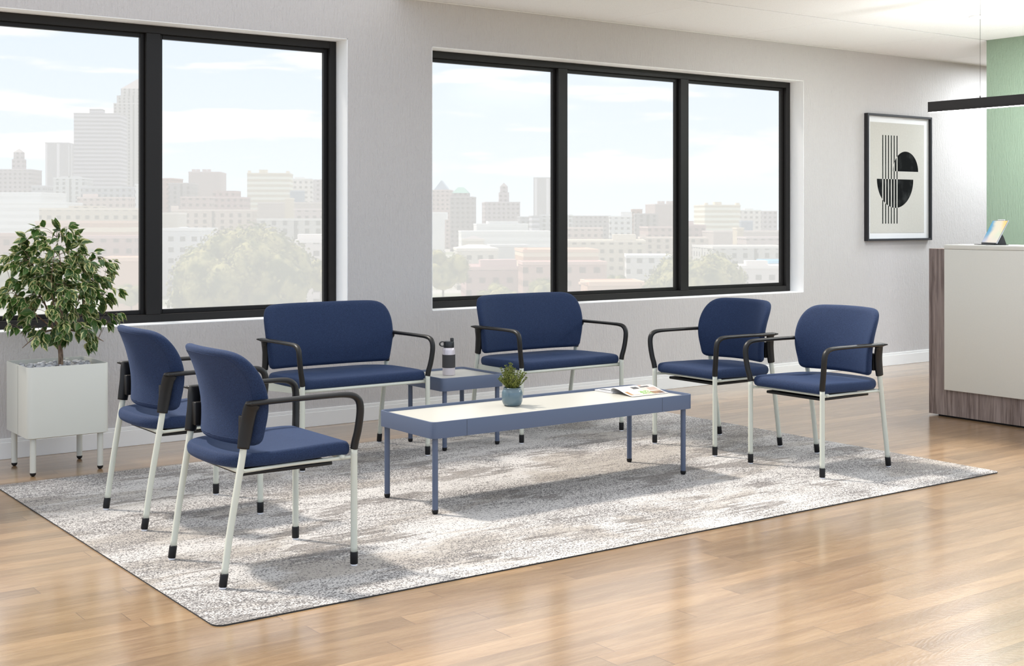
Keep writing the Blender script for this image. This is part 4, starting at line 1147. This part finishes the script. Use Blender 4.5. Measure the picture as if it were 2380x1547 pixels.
('apartment_tower', 'beige banded apartment tower with roof stubs in the last pane', 719.6, 713.3, 28.3, 35, 11.0, (0.62, 0.54, 0.4), 'band', [[-12.3, 2.3, 12.7, 'box'], [-3.3, 5.7, 13.4, 'box'], [12.3, 3.0, 12.7, 'box']]),
('office_building', 'white gridded office with a rooftop box in the last pane', 795.7, 756.9, 18.0, 25, 7.5, (0.72, 0.66, 0.63), 'grid', [[-0.7, 7.2, 8.9, 'box']]),
('office_building', 'dull rose gridded wing at the right edge of the last pane', 883.5, 816.7, 15.3, 40, 7.3, (0.48, 0.42, 0.44), 'grid', []),
('glass_box', 'dark glass box below the white gridded office in the last pane', 705.6, 674.1, 8.6, 12, -1.2, (0.25, 0.3, 0.38), 'plain', []),
('concrete_building', 'broad brown concrete building below the beige tower in the last pane', 634.8, 601.9, 52.8, 30, -7.8, (0.48, 0.4, 0.37), 'plain', []),
('stair_tower', 'slim tan stair tower in front of the concrete building, last pane', 584.6, 564.1, 4.3, 10, -5.1, (0.62, 0.52, 0.38), 'plain', []),
('brick_building', 'brick building with white string courses right of the tan stair tower, last pane', 568.9, 526.1, 26.9, 20, -10.3, (0.5, 0.4, 0.39), 'grid', []),
('museum_hall', 'long grey hall with arched windows behind the tree in the last pane', 443.6, 419.4, 39.0, 40, -12.3, (0.5, 0.48, 0.46), 'vert', []),
('flat_roof_shop', 'low pink and white flat roofed shop right of the tree in the last pane', 336.9, 311.5, 18.8, 20, -15.7, (0.66, 0.6, 0.58), 'grid', [[-4.0, 7.5, -13.9, 'box']]),
('flat_roof_kiosk', 'low flat roof with a bright blue fascia at the right edge of the last pane', 355.8, 322.5, 10.0, 15, -14.5, (0.15, 0.45, 0.65), 'plain', []),
]
TREES = [
('broad_tree', 'huge round pale green tree filling the second pane of the left window', 98.5, 218.9, 29.2, 0.62, 0.7),
('tree', 'smaller autumn tree at the lower right corner of the left window', 121.5, 233.1, 9.5, 0.9, -6.3),
('tree', 'pale tree low behind the left side of the potted tree', 68.3, 259.4, 14.2, 0.8, -5.8),
('tree', 'yellow green bush of a tree at the foot of the left mullion', 76.6, 216.2, 6.1, 0.8, -9.5),
('tree', 'tall pale tree at the lower left corner of the right window', 163.2, 252.2, 13.8, 1.0, -4.2),
('tree', 'yellow tinged tree in front of the low brick building, right window', 144.8, 203.8, 9.8, 0.8, -11.0),
('tree', 'tree touching the foot of the first mullion, right window', 142.7, 186.8, 10.6, 0.8, -9.3),
('broad_tree', 'large round tree crossing the second mullion of the right window', 190.6, 195.3, 26.4, 0.62, -5.3),
('tree', 'small yellow tree beside the white and pink townhouse', 261.4, 304.5, 7.2, 0.7, -15.9),
]

for (nm, lab, x, y, wid, dep, top, col, sty, ex) in BUILDINGS:
    key = (col, sty)
    if key not in FM: FM[key] = facade('facade_%s_%d' % (sty, len(FM)), col, sty)
    ang = -YAW + (.10 if (int(x) % 3) else -.06)
    root = empty(nm, (x, y, GZ), ang)
    H_ = top - GZ
    body = box('walls', -wid / 2, wid / 2, 0, dep, 0, H_, FM[key], root)
    bm = bmesh.new()   # parapet
    tk = .5; ph = .9
    bx(bm, -wid / 2 - .2, wid / 2 + .2, -.2, tk, H_ - ph, H_ + .15); bx(bm, -wid / 2 - .2, wid / 2 + .2, dep - tk, dep + .2, H_ - ph, H_ + .15)
    bx(bm, -wid / 2 - .2, -wid / 2 + tk, tk, dep - tk, H_ - ph, H_ + .15); bx(bm, wid / 2 - tk, wid / 2 + .2, tk, dep - tk, H_ - ph, H_ + .15)
    kp = ('cornice', col)
    if kp not in FM: FM[kp] = mat('cornice_%d' % len(FM), tuple(min(.8, c * 1.15 + .06) for c in col), .8)[0]
    from_bm('parapet', bm, FM[kp], root)
    prev = H_
    tops = {}
    for (cx_, w2, t2, kd) in ex:
        z2 = t2 - GZ
        below = max([z for (cc, ww, z) in tops.values() if abs(cc - cx_) < ww / 2 + .01] + [H_]) if tops else H_
        d2 = min(dep * .8, max(w2, 3.0)); y0 = (dep - d2) / 2 if kd in ('tower', 'pyramid', 'hip', 'gable') or w2 > wid * .6 else 1.0
        if w2 > wid * .85: y0 = .3; d2 = dep - .6
        if kd in ('box', 'tower'):
            box('roof_block' if kd == 'box' else 'tower_stage', cx_ - w2 / 2, cx_ + w2 / 2, y0, y0 + d2, below, z2, FM[key] if kd == 'tower' or w2 > 12 else FM[kp], root)
            tops[len(tops)] = (cx_, w2, z2)
        else:
            a, c_ = w2 / 2, d2
            if kd == 'pyramid': ap = [(cx_, y0 + d2 / 2, z2)]; rid = None
            base_ = [(cx_ - a, y0, below), (cx_ + a, y0, below), (cx_ + a, y0 + c_, below), (cx_ - a, y0 + c_, below)]
            if kd == 'pyramid':
                v = base_ + [(cx_, y0 + c_ / 2, z2)]; f = [(0, 1, 4), (1, 2, 4), (2, 3, 4), (3, 0, 4), (0, 3, 2, 1)]
            elif kd == 'hip':
                v = base_ + [(cx_ - a * .35, y0 + c_ / 2, z2), (cx_ + a * .35, y0 + c_ / 2, z2)]; f = [(0, 1, 5, 4), (1, 2, 5), (2, 3, 4, 5), (3, 0, 4), (0, 3, 2, 1)]
            else:
                v = base_ + [(cx_, y0, z2), (cx_, y0 + c_, z2)]; f = [(0, 1, 4), (1, 2, 5, 4), (2, 3, 5), (3, 0, 4, 5), (0, 3, 2, 1)]
            rc = {'hip_roof_tower': (.20, .42, .36), 'gabled_tower': (.38, .50, .62), 'hall': (.62, .56, .52)}.get(nm, (.34, .30, .31))
            kr = ('roof', rc)
            if kr not in FM: FM[kr] = mat('roof_%d' % len(FM), rc, .6)[0]
            from_data('roof', v, f, FM[kr], root, False)
    tag(root, lab, 'building')

# trees: trunk + crown of many leaf clumps
M_ctr, n_, b_ = mat('autumn_foliage', (.2, .22, .08), .9, spec=.1)
cn_ = n_.noise(n_.coord('Object'), .35, 3, .6)
cc_ = n_.mix(n_.ramp(cn_, .38, .62), (.07, .09, .03), (.36, .33, .14))
n_.l.new(cc_, b_.inputs['Base Color'])
M_trk, _, _ = mat('tree_trunk_bark', (.12, .09, .07), .9)
def crown(w_, hgt, rnd, n):
    v = []; f = []
    lumps = []
    for k in range(26):
        a = Vector((rnd.gauss(0, 1), rnd.gauss(0, 1), abs(rnd.gauss(0, 1)) * .9 - .15)).normalized()
        lumps.append((Vector((a.x * w_ * .33, a.y * w_ * .33, hgt * .42 + a.z * hgt * .36)), w_ * rnd.uniform(.12, .19)))
    lumps.append((Vector((0, 0, hgt * .45)), w_ * .33))
    for k in range(n):
        c, r = lumps[rnd.randrange(len(lumps))]
        d = Vector((rnd.gauss(0, 1), rnd.gauss(0, 1), rnd.gauss(0, 1))).normalized()
        p = c + d * r * rnd.uniform(.8, 1.05)
        if p.z < hgt * .05 or p.z > hgt: continue
        s = w_ * rnd.uniform(.008, .018)
        t1 = (d + Vector((rnd.uniform(-.8, .8), rnd.uniform(-.8, .8), rnd.uniform(-.8, .8)))).normalized()
        a1 = t1.orthogonal().normalized(); b1 = t1.cross(a1); q = rnd.uniform(0, 6.28)
        a2 = a1 * math.cos(q) + b1 * math.sin(q); b2 = t1.cross(a2)
        b0 = len(v)
        v.extend([tuple(p + a2 * s), tuple(p + b2 * s * .8), tuple(p - a2 * s), tuple(p - b2 * s * .7), tuple(p + t1 * s * .5)])
        f.extend([(b0, b0 + 1, b0 + 4), (b0 + 1, b0 + 2, b0 + 4), (b0 + 2, b0 + 3, b0 + 4), (b0 + 3, b0, b0 + 4)])
    return v, f, lumps
for i, (nm, lab, x, y, wid, asp, top) in enumerate(TREES):
    root = empty(nm, (x, y, GZ)); rnd = random.Random(100 + i)
    H_ = top - GZ; ch = min(H_ * .88, wid * max(asp, .75))
    v, f, lumps = crown(wid, ch, rnd, 9000 if wid > 25 else 4500)
    z0 = H_ - ch
    o = from_data('crown', [(a, b, c + z0) for a, b, c in v], f, M_ctr, root, False)
    bm = bmesh.new()
    for c, r in lumps:
        res = bmesh.ops.create_icosphere(bm, subdivisions=2, radius=r * .86)
        bmesh.ops.translate(bm, vec=c + Vector((0, 0, z0)), verts=res['verts'])
    from_bm('inner_crown', bm, M_ctr, o, True)
    tv, tf = sweep([((0, 0, -.5), wid * .03, wid * .03), ((0, 0, z0 * .6), wid * .024, wid * .024), ((0.2, 0, z0 + ch * .5), wid * .012, wid * .012)], 10)
    from_data('trunk', tv, tf, M_trk, root)
    tag(root, lab, 'tree')
M_gr, n_, b_ = mat('city_ground', (.30, .29, .26), .95)
n_.l.new(n_.mix(n_.ramp(n_.noise(n_.coord('Object'), .02, 3), .4, .6), (.24, .26, .18), (.42, .40, .38)), b_.inputs['Base Color'])
v = []; NG = 64
for i in range(NG): v.append((3200 * math.cos(2 * PI * i / NG), 3200 * math.sin(2 * PI * i / NG), GZ))
o = from_data('city_ground', v, [tuple(range(NG))], M_gr, None, False); struct(o)
